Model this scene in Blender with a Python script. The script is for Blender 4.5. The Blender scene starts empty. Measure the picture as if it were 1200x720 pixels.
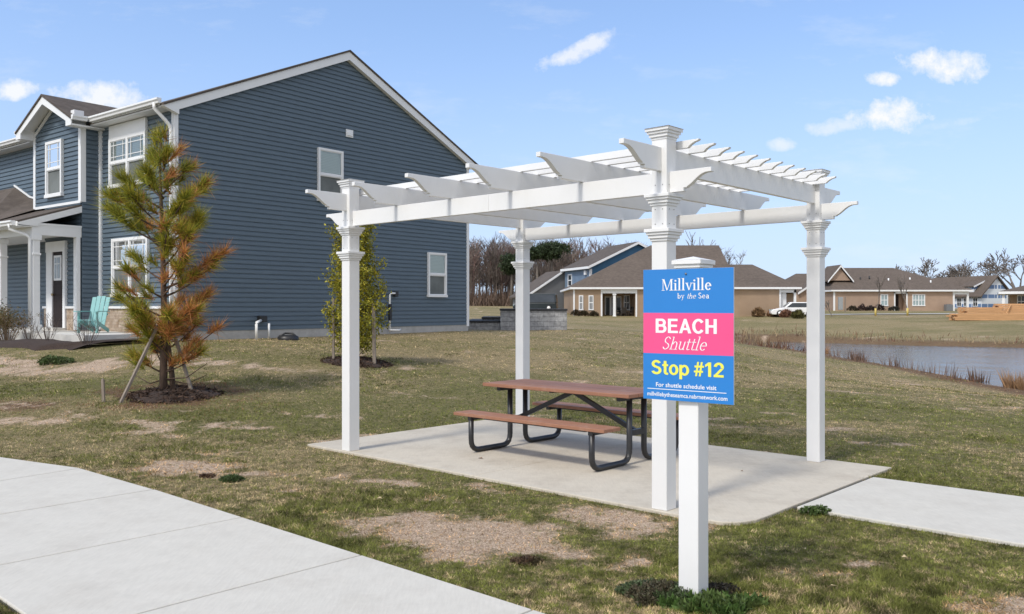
import bpy, bmesh, math, random
import numpy as np
from mathutils import Vector, Matrix
rnd = random.Random(11)
R = math.radians

# ------------------------------------------------------------------ camera, sky, sun, exposure
scene = bpy.context.scene
COL = scene.collection
CAM_H = 1.66
cd = bpy.data.cameras.new("camera"); cam = bpy.data.objects.new("camera", cd); COL.objects.link(cam)
cd.sensor_width = 36; cd.lens = 30.21; cd.clip_end = 4000; cd.clip_start = .05
cam.location = (0, 0, CAM_H); cam.rotation_euler = (R(90), 0, 0)
scene.camera = cam

SKY_LIFT = .15; SUN_EL = R(50); SUN_AZ = math.atan2(-.66, -.75)          # direction towards the sun: (-.66, -.75)
world = bpy.data.worlds.new("World"); scene.world = world; world.use_nodes = True
wt = world.node_tree; wt.nodes.clear()
def WN(t, **k):
    n = wt.nodes.new(t)
    for a, b in k.items(): setattr(n, a, b)
    return n
wo = WN('ShaderNodeOutputWorld'); bg = WN('ShaderNodeBackground'); bg.inputs[1].default_value = 0.122
sky = WN('ShaderNodeTexSky', sky_type='NISHITA', sun_disc=False)
sky.sun_elevation = SUN_EL; sky.sun_rotation = SUN_AZ % (2*math.pi)
sky.air_density = 1.0; sky.dust_density = 1.4; sky.ozone_density = 2.8; sky.altitude = 0
tc = WN('ShaderNodeTexCoord'); sep = WN('ShaderNodeSeparateXYZ')
L = wt.links.new
L(tc.outputs['Generated'], sep.inputs[0])
def M(op, a, b=None, c=None, clamp=False):
    n = WN('ShaderNodeMath', operation=op, use_clamp=clamp)
    for i, x in enumerate((a, b, c)):
        if x is None: continue
        if isinstance(x, (int, float)): n.inputs[i].default_value = x
        else: L(x, n.inputs[i])
    return n.outputs[0]
ysafe = M('MAXIMUM', sep.outputs[1], .05)
cu = M('DIVIDE', sep.outputs[0], ysafe); cv = M('DIVIDE', sep.outputs[2], ysafe)
comb = WN('ShaderNodeCombineXYZ'); L(cu, comb.inputs[0]); L(cv, comb.inputs[1])
nz1 = WN('ShaderNodeTexNoise'); nz1.inputs['Scale'].default_value = 30; nz1.inputs['Detail'].default_value = 9; nz1.inputs['Roughness'].default_value = .68
L(comb.outputs[0], nz1.inputs['Vector'])
nz2 = WN('ShaderNodeTexNoise'); nz2.inputs['Scale'].default_value = 15; nz2.inputs['Detail'].default_value = 4
mp = WN('ShaderNodeMapping'); mp.inputs['Location'].default_value = (7.3, 2.1, 0); L(comb.outputs[0], mp.inputs[0]); L(mp.outputs[0], nz2.inputs['Vector'])
sx = WN('ShaderNodeSeparateColor'); L(nz2.outputs['Color'], sx.inputs[0])
wu = M('ADD', cu, M('MULTIPLY', M('SUBTRACT', sx.outputs[0], .5), .05))
wv = M('ADD', cv, M('MULTIPLY', M('SUBTRACT', sx.outputs[1], .5), .028))
dens = None
# clouds by bearing and elevation (tangents), half sizes, tilt, strength
for (a, b, ra, rb, tilt, st) in [(.505, .284, .050, .0165, -.12, 1.0), (.443, .221, .041, .0165, .05, 1.0), (.437, .266, .020, .0085, 0, .95),
                                 (.315, .191, .016, .008, 0, .6), (.373, .211, .022, .007, .1, .5), (.082, .300, .044, .011, .42, .75),
                                 (-.475, .245, .055, .0165, -.05, .9), (-.583, .254, .023, .010, 0, .9), (.50, .212, .03, .006, .2, .25),
                                 (-1.1, .35, .12, .03, 0, .8), (1.0, .3, .13, .04, 0, .9), (.9, .5, .1, .03, .1, .8), (-.02, .78, .2, .04, .2, .5)]:
    du = M('SUBTRACT', wu, a); dv = M('SUBTRACT', wv, b)
    c, s = math.cos(tilt), math.sin(tilt)
    x = M('DIVIDE', M('ADD', M('MULTIPLY', du, c), M('MULTIPLY', dv, s)), ra)
    y = M('DIVIDE', M('SUBTRACT', M('MULTIPLY', dv, c), M('MULTIPLY', du, s)), rb)
    r2 = M('ADD', M('MULTIPLY', x, x), M('MULTIPLY', y, y))
    d = M('SUBTRACT', 1.25, M('MULTIPLY', r2, .75))
    d = M('ADD', d, M('MULTIPLY', M('SUBTRACT', nz1.outputs['Fac'], .54), 4.0))
    d = M('MULTIPLY', M('MULTIPLY', d, .85, clamp=True), st)
    dens = d if dens is None else M('MAXIMUM', dens, d)
mpc = WN('ShaderNodeMapping'); mpc.inputs['Scale'].default_value = (2.2, 7.0, 1); mpc.inputs['Rotation'].default_value = (0, 0, .25); L(comb.outputs[0], mpc.inputs[0])
nzc = WN('ShaderNodeTexNoise'); nzc.inputs['Scale'].default_value = 2.4; nzc.inputs['Detail'].default_value = 9; nzc.inputs['Roughness'].default_value = .66; L(mpc.outputs[0], nzc.inputs['Vector'])
dens = M('MAXIMUM', dens, M('MULTIPLY', M('MULTIPLY', M('SUBTRACT', nzc.outputs['Fac'], .53, clamp=True), 1.1), 1.0, clamp=True))
front = M('GREATER_THAN', sep.outputs[1], .06)
dens = M('MULTIPLY', dens, front)
# the sky is read a little above the true direction, so the horizon stays pale blue rather than yellow
zz = M('ADD', M('MULTIPLY', M('MAXIMUM', sep.outputs[2], 0.0), .80), SKY_LIFT)
cs = WN('ShaderNodeCombineXYZ'); L(sep.outputs[0], cs.inputs[0]); L(sep.outputs[1], cs.inputs[1]); L(zz, cs.inputs[2])
nrmz = WN('ShaderNodeVectorMath', operation='NORMALIZE'); L(cs.outputs[0], nrmz.inputs[0]); L(nrmz.outputs[0], sky.inputs[0])
hs = WN('ShaderNodeHueSaturation'); hs.inputs['Saturation'].default_value = 0.92; hs.inputs['Value'].default_value = 1.0
L(sky.outputs[0], hs.inputs['Color'])
mx = WN('ShaderNodeMix', data_type='RGBA'); L(dens, mx.inputs[0]); tint_ = WN('ShaderNodeMix', data_type='RGBA', blend_type='MULTIPLY'); tint_.inputs[0].default_value = 1; L(hs.outputs[0], tint_.inputs[6]); tint_.inputs[7].default_value = (.94, 1.0, 1.06, 1); hz_ = M('SUBTRACT', 1.0, M('MULTIPLY', sep.outputs[2], 3.0), clamp=True); hz_ = M('MULTIPLY', M('POWER', hz_, 1.6), .85)
hmix = WN('ShaderNodeMix', data_type='RGBA'); L(hz_, hmix.inputs[0]); L(tint_.outputs[2], hmix.inputs[6]); hmix.inputs[7].default_value = (2.75, 3.1, 3.6, 1)
L(hmix.outputs[2], mx.inputs[6]); mx.inputs[7].default_value = (3.9, 3.95, 4.0, 1)
# unseen bright cloud veil, added behind the camera to make the skylight whiter
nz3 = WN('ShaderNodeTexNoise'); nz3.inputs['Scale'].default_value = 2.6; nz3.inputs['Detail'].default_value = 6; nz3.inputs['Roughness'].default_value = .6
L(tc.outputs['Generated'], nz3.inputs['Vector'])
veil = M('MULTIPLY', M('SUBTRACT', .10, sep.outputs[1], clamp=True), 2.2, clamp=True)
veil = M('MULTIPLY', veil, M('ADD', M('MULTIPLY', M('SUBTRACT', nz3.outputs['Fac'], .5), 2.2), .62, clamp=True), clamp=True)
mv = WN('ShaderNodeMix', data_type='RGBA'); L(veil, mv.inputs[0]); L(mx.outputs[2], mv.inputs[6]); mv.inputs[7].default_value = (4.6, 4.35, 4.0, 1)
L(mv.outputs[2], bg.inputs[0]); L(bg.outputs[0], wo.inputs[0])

sd = bpy.data.lights.new("sun", 'SUN'); sun = bpy.data.objects.new("sun", sd); COL.objects.link(sun)
sd.energy = 1.3; sd.angle = R(8); sd.color = (1, .95, .87)
tosun = Vector((-.66*math.cos(SUN_EL)/.999, -.75*math.cos(SUN_EL)/.999, math.sin(SUN_EL)))
sun.rotation_euler = tosun.to_track_quat('Z', 'Y').to_euler()
vs = scene.view_settings
vs.view_transform = 'Standard'; vs.look = 'None'; vs.gamma = 1; vs.use_curve_mapping = False
vs.exposure = 1.04

# ------------------------------------------------------------------ helpers
def nt(m):
    m.use_nodes = True
    t = m.node_tree; t.nodes.clear()
    o = t.nodes.new('ShaderNodeOutputMaterial'); b = t.nodes.new('ShaderNodeBsdfPrincipled')
    t.links.new(b.outputs[0], o.inputs[0])
    return t, b
def noise(t, vec, scale, detail=4, rough=.55, stretch=None):
    n = t.nodes.new('ShaderNodeTexNoise'); n.inputs['Scale'].default_value = scale; n.inputs['Detail'].default_value = detail; n.inputs['Roughness'].default_value = rough
    if stretch:
        m = t.nodes.new('ShaderNodeMapping'); m.inputs['Scale'].default_value = stretch; t.links.new(vec, m.inputs[0]); vec = m.outputs[0]
    t.links.new(vec, n.inputs['Vector']); return n.outputs['Fac']
def ramp(t, fac, stops):
    r = t.nodes.new('ShaderNodeValToRGB'); t.links.new(fac, r.inputs[0])
    e = r.color_ramp.elements
    while len(e) < len(stops): e.new(.5)
    for k, (p, c) in enumerate(stops):
        e[k].position = p; e[k].color = (*c, 1) if len(c) == 3 else c
    return r.outputs[0]
def mixc(t, fac, a, b, mode='MIX'):
    n = t.nodes.new('ShaderNodeMix'); n.data_type = 'RGBA'; n.blend_type = mode
    for i, x in ((0, fac), (6, a), (7, b)):
        if isinstance(x, (int, float)): n.inputs[i].default_value = x
        elif isinstance(x, tuple): n.inputs[i].default_value = (*x[:3], 1)
        else: t.links.new(x, n.inputs[i])
    return n.outputs[2]
def mth(t, op, a, b=None, clamp=False):
    n = t.nodes.new('ShaderNodeMath'); n.operation = op; n.use_clamp = clamp
    for i, x in enumerate((a, b)):
        if x is None: continue
        if isinstance(x, (int, float)): n.inputs[i].default_value = x
        else: t.links.new(x, n.inputs[i])
    return n.outputs[0]
def bump(t, b, h, strength=.3, dist=.01):
    n = t.nodes.new('ShaderNodeBump'); n.inputs['Strength'].default_value = strength; n.inputs['Distance'].default_value = dist
    t.links.new(h, n.inputs['Height']); t.links.new(n.outputs[0], b.inputs['Normal'])
def ocoord(t, kind='Object'):
    return t.nodes.new('ShaderNodeTexCoord').outputs[kind]
def mat(name, c, rough=.6, var=.12, scale=6, detail=5, bmp=.15, bscale=60, metal=0, stretch=None, spec=.5, dirt=None):
    m = bpy.data.materials.new(name); t, b = nt(m); v = ocoord(t)
    n = noise(t, v, scale, detail, .6, stretch)
    lo = tuple(x*(1-var) for x in c); hi = tuple(min(1, x*(1+var)) for x in c)
    col = ramp(t, n, [(.3, lo), (.7, hi)])
    if dirt:
        d = noise(t, v, dirt[1], 6, .7, dirt[3] if len(dirt) > 3 else None)
        col = mixc(t, ramp(t, d, [(.52, (0, 0, 0)), (.8, (dirt[2],)*3)]), col, dirt[0])
    t.links.new(col, b.inputs['Base Color'])
    b.inputs['Roughness'].default_value = rough; b.inputs['Metallic'].default_value = metal; b.inputs['Specular IOR Level'].default_value = spec
    if bmp: bump(t, b, noise(t, v, bscale, 3, .6, stretch), bmp, .004)
    return m

class MB:
    """collects faces of one mesh part"""
    def __init__(self): self.v = []; self.f = []; self.sm = []
    def add(self, vs, fs, smooth=False):
        o = len(self.v); self.v += [tuple(x) for x in vs]
        for f in fs: self.f.append(tuple(i+o for i in f)); self.sm.append(smooth)
    def box(self, a, b):
        x0, y0, z0 = (min(p, q) for p, q in zip(a, b)); x1, y1, z1 = (max(p, q) for p, q in zip(a, b))
        self.add([(x0,y0,z0),(x1,y0,z0),(x1,y1,z0),(x0,y1,z0),(x0,y0,z1),(x1,y0,z1),(x1,y1,z1),(x0,y1,z1)],
                 [(0,3,2,1),(4,5,6,7),(0,1,5,4),(1,2,6,5),(2,3,7,6),(3,0,4,7)]); return self
    def cbox(self, c, s): return self.box([p-q/2 for p, q in zip(c, s)], [p+q/2 for p, q in zip(c, s)])
    def bar(self, p, q, w, h=None, up=(0,0,1)):
        """rectangular bar from p to q"""
        h = h or w; p = Vector(p); q = Vector(q); d = (q-p).normalized(); u = Vector(up)
        if abs(d.dot(u)) > .98: u = Vector((1,0,0))
        s = d.cross(u).normalized()*w/2; u = s.cross(d).normalized()*h/2
        vs = [x+a*s+b*u for x in (p, q) for a, b in ((-1,-1),(1,-1),(1,1),(-1,1))]
        self.add(vs, [(3,2,1,0),(4,5,6,7),(0,1,5,4),(1,2,6,5),(2,3,7,6),(3,0,4,7)]); return self
    def tube(self, pts, rads, n=8, cap=True):
        pts = [Vector(p) for p in pts]
        if isinstance(rads, (int, float)): rads = [rads]*len(pts)
        vs = []; ref = Vector((.3,.2,1)).normalized()
        for i, p in enumerate(pts):
            d = (pts[min(i+1, len(pts)-1)]-pts[max(i-1, 0)]).normalized()
            a = d.cross(ref)
            if a.length < .1: a = d.cross(Vector((1,0,0)))
            a.normalize(); b = d.cross(a)
            for k in range(n):
                t = 2*math.pi*k/n; vs.append(p+(a*math.cos(t)+b*math.sin(t))*rads[i])
        fs = [(i*n+k, i*n+(k+1)%n, (i+1)*n+(k+1)%n, (i+1)*n+k) for i in range(len(pts)-1) for k in range(n)]
        if cap: fs += [tuple(range(n))[::-1], tuple((len(pts)-1)*n+k for k in range(n))]
        self.add(vs, fs, True); return self
    def prism(self, poly, ax, a, b):
        """polygon in the plane across axis ax (0: y,z 1: x,z 2: x,y), extruded a..b"""
        n = len(poly)
        def p(q, c):
            r = list(q); r.insert(ax, c); return r
        self.add([p(q, a) for q in poly]+[p(q, b) for q in poly],
                 [tuple(range(n))[::-1], tuple(range(n, 2*n))]+[(i, (i+1)%n, n+(i+1)%n, n+i) for i in range(n)]); return self
    def quad(self, *vs): self.add(vs, [tuple(range(len(vs)))]); return self
    def slab(self, vs, th):
        """closed slab under a planar polygon"""
        a = Vector(vs[0]); n = (Vector(vs[1])-a).cross(Vector(vs[2])-a).normalized()
        if n.z < 0: n = -n
        k = len(vs)
        self.add([Vector(v) for v in vs]+[Vector(v)-n*th for v in vs],
                 [tuple(range(k)), tuple(range(k, 2*k))[::-1]]+[(i, k+i, k+(i+1)%k, (i+1)%k) for i in range(k)]); return self
    def sphere(self, c, r, n=8, m=6):
        r = (r, r, r) if isinstance(r, (int, float)) else r
        vs = [(c[0]+r[0]*math.sin(math.pi*i/m)*math.cos(2*math.pi*k/n), c[1]+r[1]*math.sin(math.pi*i/m)*math.sin(2*math.pi*k/n), c[2]+r[2]*math.cos(math.pi*i/m)) for i in range(m+1) for k in range(n)]
        self.add(vs, [(i*n+k, (i+1)*n+k, (i+1)*n+(k+1)%n, i*n+(k+1)%n) for i in range(m) for k in range(n)], True); return self
    def build(self, name, m, parent=None, bevel=0, recalc=True):
        me = bpy.data.meshes.new(name); me.from_pydata(self.v, [], self.f)
        me.polygons.foreach_set('use_smooth', self.sm); me.materials.append(m)
        if recalc:
            bm = bmesh.new(); bm.from_mesh(me); bmesh.ops.recalc_face_normals(bm, faces=bm.faces); bm.to_mesh(me); bm.free()
        o = bpy.data.objects.new(name, me); COL.objects.link(o)
        if parent: o.parent = parent
        if bevel:
            b = o.modifiers.new('bevel', 'BEVEL'); b.width = bevel; b.segments = 2; b.limit_method = 'ANGLE'; b.angle_limit = R(50)
        return o
def npmesh(name, V, faces, m, parent=None, col=None, smooth=False):
    """mesh from numpy: V (n,3), faces (k,3 or 4); col per vertex (n,3)"""
    me = bpy.data.meshes.new(name); k, w = faces.shape
    me.vertices.add(len(V)); me.vertices.foreach_set('co', np.ascontiguousarray(V, dtype=np.float32).ravel())
    me.loops.add(k*w); me.loops.foreach_set('vertex_index', faces.astype(np.int32).ravel())
    me.polygons.add(k); me.polygons.foreach_set('loop_start', np.arange(0, k*w, w, dtype=np.int32))
    try: me.polygons.foreach_set('loop_total', np.full(k, w, dtype=np.int32))
    except Exception: pass
    if smooth: me.polygons.foreach_set('use_smooth', np.ones(k, dtype=bool))
    if col is not None:
        a = me.color_attributes.new('tint', 'FLOAT_COLOR', 'POINT')
        a.data.foreach_set('color', np.concatenate([col, np.ones((len(V), 1))], 1).astype(np.float32).ravel())
    me.update(); me.validate(); me.materials.append(m)
    o = bpy.data.objects.new(name, me); COL.objects.link(o)
    if parent: o.parent = parent
    return o
def tag(o, label=None, cat=None, group=None, kind=None):
    if label: o['label'] = label
    if cat: o['category'] = cat
    if group: o['group'] = group
    if kind: o['kind'] = kind
    return o
def thing(name, label, cat, loc=(0,0,0), rz=0, group=None):
    o = bpy.data.objects.new(name, None); COL.objects.link(o); o.location = loc; o.rotation_euler = (0,0,rz); o.empty_display_size = .2
    return tag(o, label, cat, group)
def copy_tree(o, parent=None):
    c = o.copy(); COL.objects.link(c)
    if parent: c.parent = parent
    for ch in list(o.children): copy_tree(ch, c)
    return c
def attr_mat(name, rough=.7, trans=0, spec=.3, sub=None):
    m = bpy.data.materials.new(name); t, b = nt(m)
    a = t.nodes.new('ShaderNodeAttribute'); a.attribute_name = 'tint'
    t.links.new(a.outputs['Color'], b.inputs['Base Color']); b.inputs['Roughness'].default_value = rough; b.inputs['Specular IOR Level'].default_value = spec
    if trans:
        tr = t.nodes.new('ShaderNodeBsdfTranslucent'); t.links.new(a.outputs['Color'], tr.inputs[0])
        mxs = t.nodes.new('ShaderNodeMixShader'); mxs.inputs[0].default_value = trans
        t.links.new(b.outputs[0], mxs.inputs[1]); t.links.new(tr.outputs[0], mxs.inputs[2])
        t.links.new(mxs.outputs[0], [n for n in t.nodes if n.type == 'OUTPUT_MATERIAL'][0].inputs[0])
    return m

# ------------------------------------------------------------------ terrain
def vnoise(x, y, seed=0):
    x = np.asarray(x, float); y = np.asarray(y, float)
    xi = np.floor(x).astype(np.int64); yi = np.floor(y).astype(np.int64); fx = x-xi; fy = y-yi
    fx = fx*fx*(3-2*fx); fy = fy*fy*(3-2*fy)
    def h(a, b):
        n = (a*374761393+b*668265263+seed*974634777) & 0xffffffff
        n = ((n ^ (n >> 13))*1274126177) & 0xffffffff
        return ((n ^ (n >> 16)) & 0xffff)/65535.
    return (h(xi,yi)*(1-fx)+h(xi+1,yi)*fx)*(1-fy)+(h(xi,yi+1)*(1-fx)+h(xi+1,yi+1)*fx)*fy
def fbm(x, y, seed=0, oct=4):
    s = 0; a = .5; t = 0
    for o in range(oct):
        s = s+a*vnoise(x, y, seed+o*17); t += a; a *= .55; x = np.asarray(x)*2.07+11.3; y = np.asarray(y)*2.03+5.7
    return s/t
WATER = -1.0
HC = np.array([(-3,5,0),(0,3,0),(4,4,0),(6,7,0),(4,9,0),(-5.5,9.3,0.02),(-2.4,10.4,0),(1.8,6.6,0),(0,13,0),(3,11,0),(-9,9.5,.08),(-4,10.5,.06),(-8,4,0),(0,-10,0),(-20,0,0),(20,0,-.1),
  (-5.4,13.5,.29),(-3.3,18,.5),(-8.14,20.75,.84),(-4.8,25,.83),(-1.5,29.2,.85),(-10.9,20.6,.84),(-12.6,21,.74),(-15,20.5,.68),(-14,15,.4),(-24,20,.7),(-9,16,.42),(-6,19,.72),(-20,40,1),(-7,35,1),(-14,30,1),
  (0,20,.3),(1.5,29,.72),(0,34,.75),(4,33,.72),(2,24,.42),(4,40,.6),(6.2,40,.52),(7,48,.4),(10,55,.0),(13.4,50,-.5),(14,60,-.75),
  (6,10,-.05),(9,15,-.28),(12,20,-.5),(14,23,-.78),(5,16,.0),(8,24,-.15),(11,27,-.52),(15,36,-.8),(16,53,-.84),(13,43,-.62),(10,33,-.34),(7,31,.25),
  (10,78,.3),(12,86,.6),(-10,80,1.1),(0,90,1.0),(20,86,.58),(30,82,.6),(45,80,.66),(65,82,.7),(38,108,1.2),(60,112,1.2),(90,110,1.2),(0,120,1.4),(-40,100,1.6),(-10,160,2),(40,170,2),(-80,60,1),(110,60,.7),(0,300,3),(-200,200,3),(200,200,2.5),(0,900,6),(-500,500,5),(500,500,5),(-400,0,1),(400,0,0),(0,-150,0)], float)
def _phi(r): return np.sqrt(r*r+9.)
def _solve():
    P = HC[:, :2]; n = len(P)
    A = _phi(np.linalg.norm(P[:,None]-P[None], axis=2))
    A = np.block([[A+np.eye(n)*.02, np.ones((n,1))], [np.ones((1,n)), np.zeros((1,1))]])
    return np.linalg.solve(A, np.append(HC[:,2], 0))
_W = _solve()
POND = np.array([(18.2,65.8),(17.6,55),(17.3,45),(16.9,35),(16.3,28),(15.6,22),(17.5,16),(24,12),(40,12),(70,20),(84,38),(62,48),(45,53),(33,56.5),(26,61),(21.5,66)], float)
def pdist(x, y, poly):
    """signed distance, negative inside"""
    d = np.full(np.shape(x), 1e9); ins = np.zeros(np.shape(x), bool)
    for i in range(len(poly)):
        a = poly[i]; b = poly[(i+1)%len(poly)]; e = b-a
        t = np.clip(((x-a[0])*e[0]+(y-a[1])*e[1])/(e@e), 0, 1)
        d = np.minimum(d, np.hypot(x-a[0]-t*e[0], y-a[1]-t*e[1]))
        c = ((a[1] > y) != (b[1] > y)) & (x < (b[0]-a[0])*(y-a[1])/(b[1]-a[1]+1e-12)+a[0]); ins ^= c
    return np.where(ins, -d, d)
def sstep(a, b, x):
    t = np.clip((x-a)/(b-a), 0, 1); return t*t*(3-2*t)
# flat paved zone (pergola frame below)
PM = np.array([1.252, 7.083]); PA = R(47.2); EX = np.array([math.cos(PA), math.sin(PA)]); EY = np.array([-math.sin(PA), math.cos(PA)])
def pw(x, y): return PM+EX*x+EY*y
PAVE = np.array([pw(-.6,-6), pw(3.6,-6), pw(3.6,5.4), pw(-.5,5.4), (-2.6,10), (-5.5,9.9), (-12,11.3), (-12,7), (-5,6), (-2,2), (4,1)])
def height(x, y):
    x = np.asarray(x, float); y = np.asarray(y, float); sh = x.shape; x = x.ravel(); y = y.ravel()
    z = np.full(x.shape, _W[-1])
    for (px, py, _), w in zip(HC, _W[:-1]): z += w*_phi(np.hypot(x-px, y-py))
    d = np.where(np.hypot(x, y-7) < 22, pdist(x, y, PAVE), 99.)
    z = z*sstep(-.1, 2.2, d)
    z = z-.028*(1-sstep(.0, 6, np.maximum(d,0)))
    pd = pdist(x, y, POND)+.5*(fbm(x*.35, y*.35, 5)-.5)
    z = np.where(pd > 0, np.maximum(z, WATER+.03+np.minimum(pd*.05, .3)), np.minimum(z, WATER-.02-np.minimum(-pd*.3, 1.2)))
    z = z+.03*(fbm(x*.5, y*.5, 9)-.5)*sstep(.5, 3, d)
    return z.reshape(sh)
def gz(x, y): return float(height(np.array([x]), np.array([y]))[0])

# what covers the ground: bare soil, rusty litter, dormant tan
PATCH = [(-.1,6.25,1.0,.62,.86,-.6),(-.75,6.6,.6,.42,.66,0),(.75,6.9,.6,.35,.8,-.7),(.55,5.75,.4,.3,.8,0),(-9.0,16.6,1.9,1.0,.86,.05),(-11,17.2,2,.9,.8,0),(-7.1,17.5,1.0,.7,.9,0),(-5.6,16.9,1.2,.3,.8,0),(-4.2,16.4,.9,.25,.7,0),
         (-3.5,9.0,.75,.5,.85,-.3),(-3.0,8.6,.4,.25,.95,0),(-2.4,10.9,.6,.25,.5,0),(-7.6,12.6,1.0,.4,.75,0),(-6.4,11.8,.9,.3,.6,0),(-3.9,11.6,.7,.3,.6,0),(2.95,4.85,.55,.32,1.2,.3),(1.9,5.45,.25,.12,.7,0),(2.35,5.6,.25,.1,.6,0),(1.3,5.0,.3,.12,.4,0),
         (-1.9,7.9,.35,.12,.6,0),(-1.2,8.3,.5,.14,.6,-.4),(2.9,12,.6,.2,.35,0),(2.6,20,1.0,.35,.5,0),(9.5,17,.8,.25,.5,0),(10.8,20.5,.9,.25,.7,0),(11.5,25,1.2,.4,.8,.9),(12.2,27,1.2,.3,.7,.9),(-5,7.2,0.1,.1,0,0),(1.5,17.5,.5,.3,.4,0)]
def cover(x, y):
    w1 = x+.35*(fbm(x*1.6, y*1.6, 21)-.5); w2 = y+.35*(fbm(x*1.6, y*1.6, 33)-.5)
    bare = np.zeros(np.shape(x))
    for (px, py, a, b, s, rot) in PATCH:
        c, q = math.cos(rot), math.sin(rot); dx = w1-px; dy = w2-py
        r = np.hypot((dx*c+dy*q)/a, (dy*c-dx*q)/b)
        bare = np.maximum(bare, s*(1-sstep(.35, 1.25, r)))
    n = fbm(x*2.2, y*2.2, 41); n2 = fbm(x*7, y*7, 57)
    n3 = fbm(x*4.5, y*6, 49)
    bare = np.clip(bare*1.22-.10+((n-.5)*2.0+(n3-.5)*2.0+(n2-.5)*1.2)*sstep(.0, .12, bare)*(1-.25*sstep(.7, 1, bare)), 0, 1)
    thin = sstep(.56, .75, fbm(x*.9+3, y*1.5, 71))*sstep(.42, .68, fbm(x*3.5, y*4.5, 77))
    bare = np.clip(np.maximum(bare, thin*.8), 0, 1)
    rp = np.hypot(x+5.4, (y-13.5)*1.15); rust = (1-sstep(.5, 2.3, rp))*sstep(.3, .62, fbm(x*2, y*2, 88))
    rust = np.maximum(rust, .75*(1-sstep(.3, 1.2, np.hypot((x+7.2)/1.3, (y-12.7)/.7)))*sstep(.35, .6, fbm(x*3, y*3, 90)))
    pd = pdist(x, y, POND)
    far = sstep(46, 58, y)
    weedy = .75*(1-sstep(.4, 4.5, pd))*far+(1-sstep(.4, 2.4, pd))*(1-far)+.5*sstep(44, 52, y)*(1-sstep(62, 72, y))*(x < 19)
    tan = sstep(.35, .66, fbm(x*.28, y*.5, 101))*.55+.38*sstep(14, 24, y)+.25*(fbm(x*1.3, y*1.3, 111)-.5)
    tan = tan+.25*np.exp(-((x+1.5)**2/30+(y-21)**2/16))
    return bare, np.clip(np.maximum(rust, weedy), 0, 1), np.clip(tan, 0, 1)

def axis(segs):
    out = []
    for a, b, s in segs: out += list(np.arange(a, b-1e-6, s))
    return np.array(out+[segs[-1][1]])
GX = axis([(-1500,-300,150),(-300,-60,20),(-60,-22,2),(-22,-11,.5),(-11,5,.09),(5,13,.25),(13,22,.5),(22,70,1.5),(70,130,5),(130,400,30),(400,1500,150)])
GY = axis([(-150,0,10),(0,4,.5),(4,15,.09),(15,31,.3),(31,90,.8),(90,200,6),(200,500,30),(500,2500,250)])
gx, gy = np.meshgrid(GX, GY)
gzv = height(gx, gy)
nb, nr, ntan = cover(gx, gy)
nX, nY = len(GX), len(GY)
idx = np.arange(nX*nY).reshape(nY, nX)
faces = np.stack([idx[:-1,:-1], idx[:-1,1:], idx[1:,1:], idx[1:,:-1]], -1).reshape(-1, 4)
def ground_material():
    m = bpy.data.materials.new('lawn_soil'); t, b = nt(m)
    v = t.nodes.new('ShaderNodeNewGeometry').outputs['Position']
    a = t.nodes.new('ShaderNodeAttribute'); a.attribute_name = 'tint'
    s = t.nodes.new('ShaderNodeSeparateColor'); t.links.new(a.outputs['Color'], s.inputs[0])
    fine = noise(t, v, 21, 7, .78); mid = noise(t, v, 5.5, 5, .65); big = noise(t, v, .35, 4, .6); grit = noise(t, v, 140, 3, .7)
    green = ramp(t, fine, [(.30, (.045,.055,.018)), (.46, (.115,.118,.040)), (.58, (.22,.185,.090)), (.74, (.40,.32,.19))])
    tan = ramp(t, fine, [(.30, (.11,.090,.040)), (.48, (.25,.198,.104)), (.70, (.48,.375,.23))])
    straw = noise(t, v, 75, 5, .85, (1,.55,1)); soil = ramp(t, mth(t, 'ADD', mth(t, 'MULTIPLY', straw, .7), mth(t, 'MULTIPLY', fine, .3)), [(.38, (.15,.100,.065)), (.49, (.44,.325,.23)), (.58, (.72,.57,.43))])
    brown = ramp(t, fine, [(.25, (.055,.034,.020)), (.55, (.165,.105,.065)), (.8, (.27,.18,.11))])
    tf = mth(t, 'ADD', s.outputs[2], mth(t, 'MULTIPLY', mth(t, 'ADD', mth(t, 'SUBTRACT', mid, .5), mth(t, 'MULTIPLY', mth(t, 'SUBTRACT', noise(t, v, 2.2, 9, .88, (.8,1,1)), .5), 1.5)), 1.6), True)
    c = mixc(t, tf, green, tan)
    c = mixc(t, ramp(t, mth(t, 'ADD', s.outputs[1], mth(t, 'MULTIPLY', mth(t, 'SUBTRACT', mid, .5), 1.0)), [(.35, (0,0,0)), (.75, (.92,.92,.92))]), c, brown)
    pn = noise(t, v, 13, 6, .75)
    bf = ramp(t, mth(t, 'ADD', s.outputs[0], mth(t, 'ADD', mth(t, 'MULTIPLY', mth(t, 'SUBTRACT', fine, .5), 1.0), mth(t, 'MULTIPLY', mth(t, 'SUBTRACT', pn, .5), 1.5))), [(.28, (0,0,0)), (.85, (1,1,1))])
    c = mixc(t, bf, c, soil)
    c = mixc(t, .5, c, ramp(t, big, [(.3, (.75,.75,.75)), (.7, (1.2,1.2,1.2))]), 'MULTIPLY') if False else c
    t.links.new(c, b.inputs['Base Color']); b.inputs['Roughness'].default_value = .95; b.inputs['Specular IOR Level'].default_value = .15
    bump(t, b, mth(t, 'ADD', fine, mth(t, 'MULTIPLY', grit, .6)), .8, .03)
    return m
ground = npmesh('ground', np.stack([gx, gy, gzv], -1).reshape(-1, 3), faces, ground_material(), col=np.stack([nb, nr, ntan], -1).reshape(-1, 3), smooth=True)
tag(ground, kind='structure')

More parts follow.
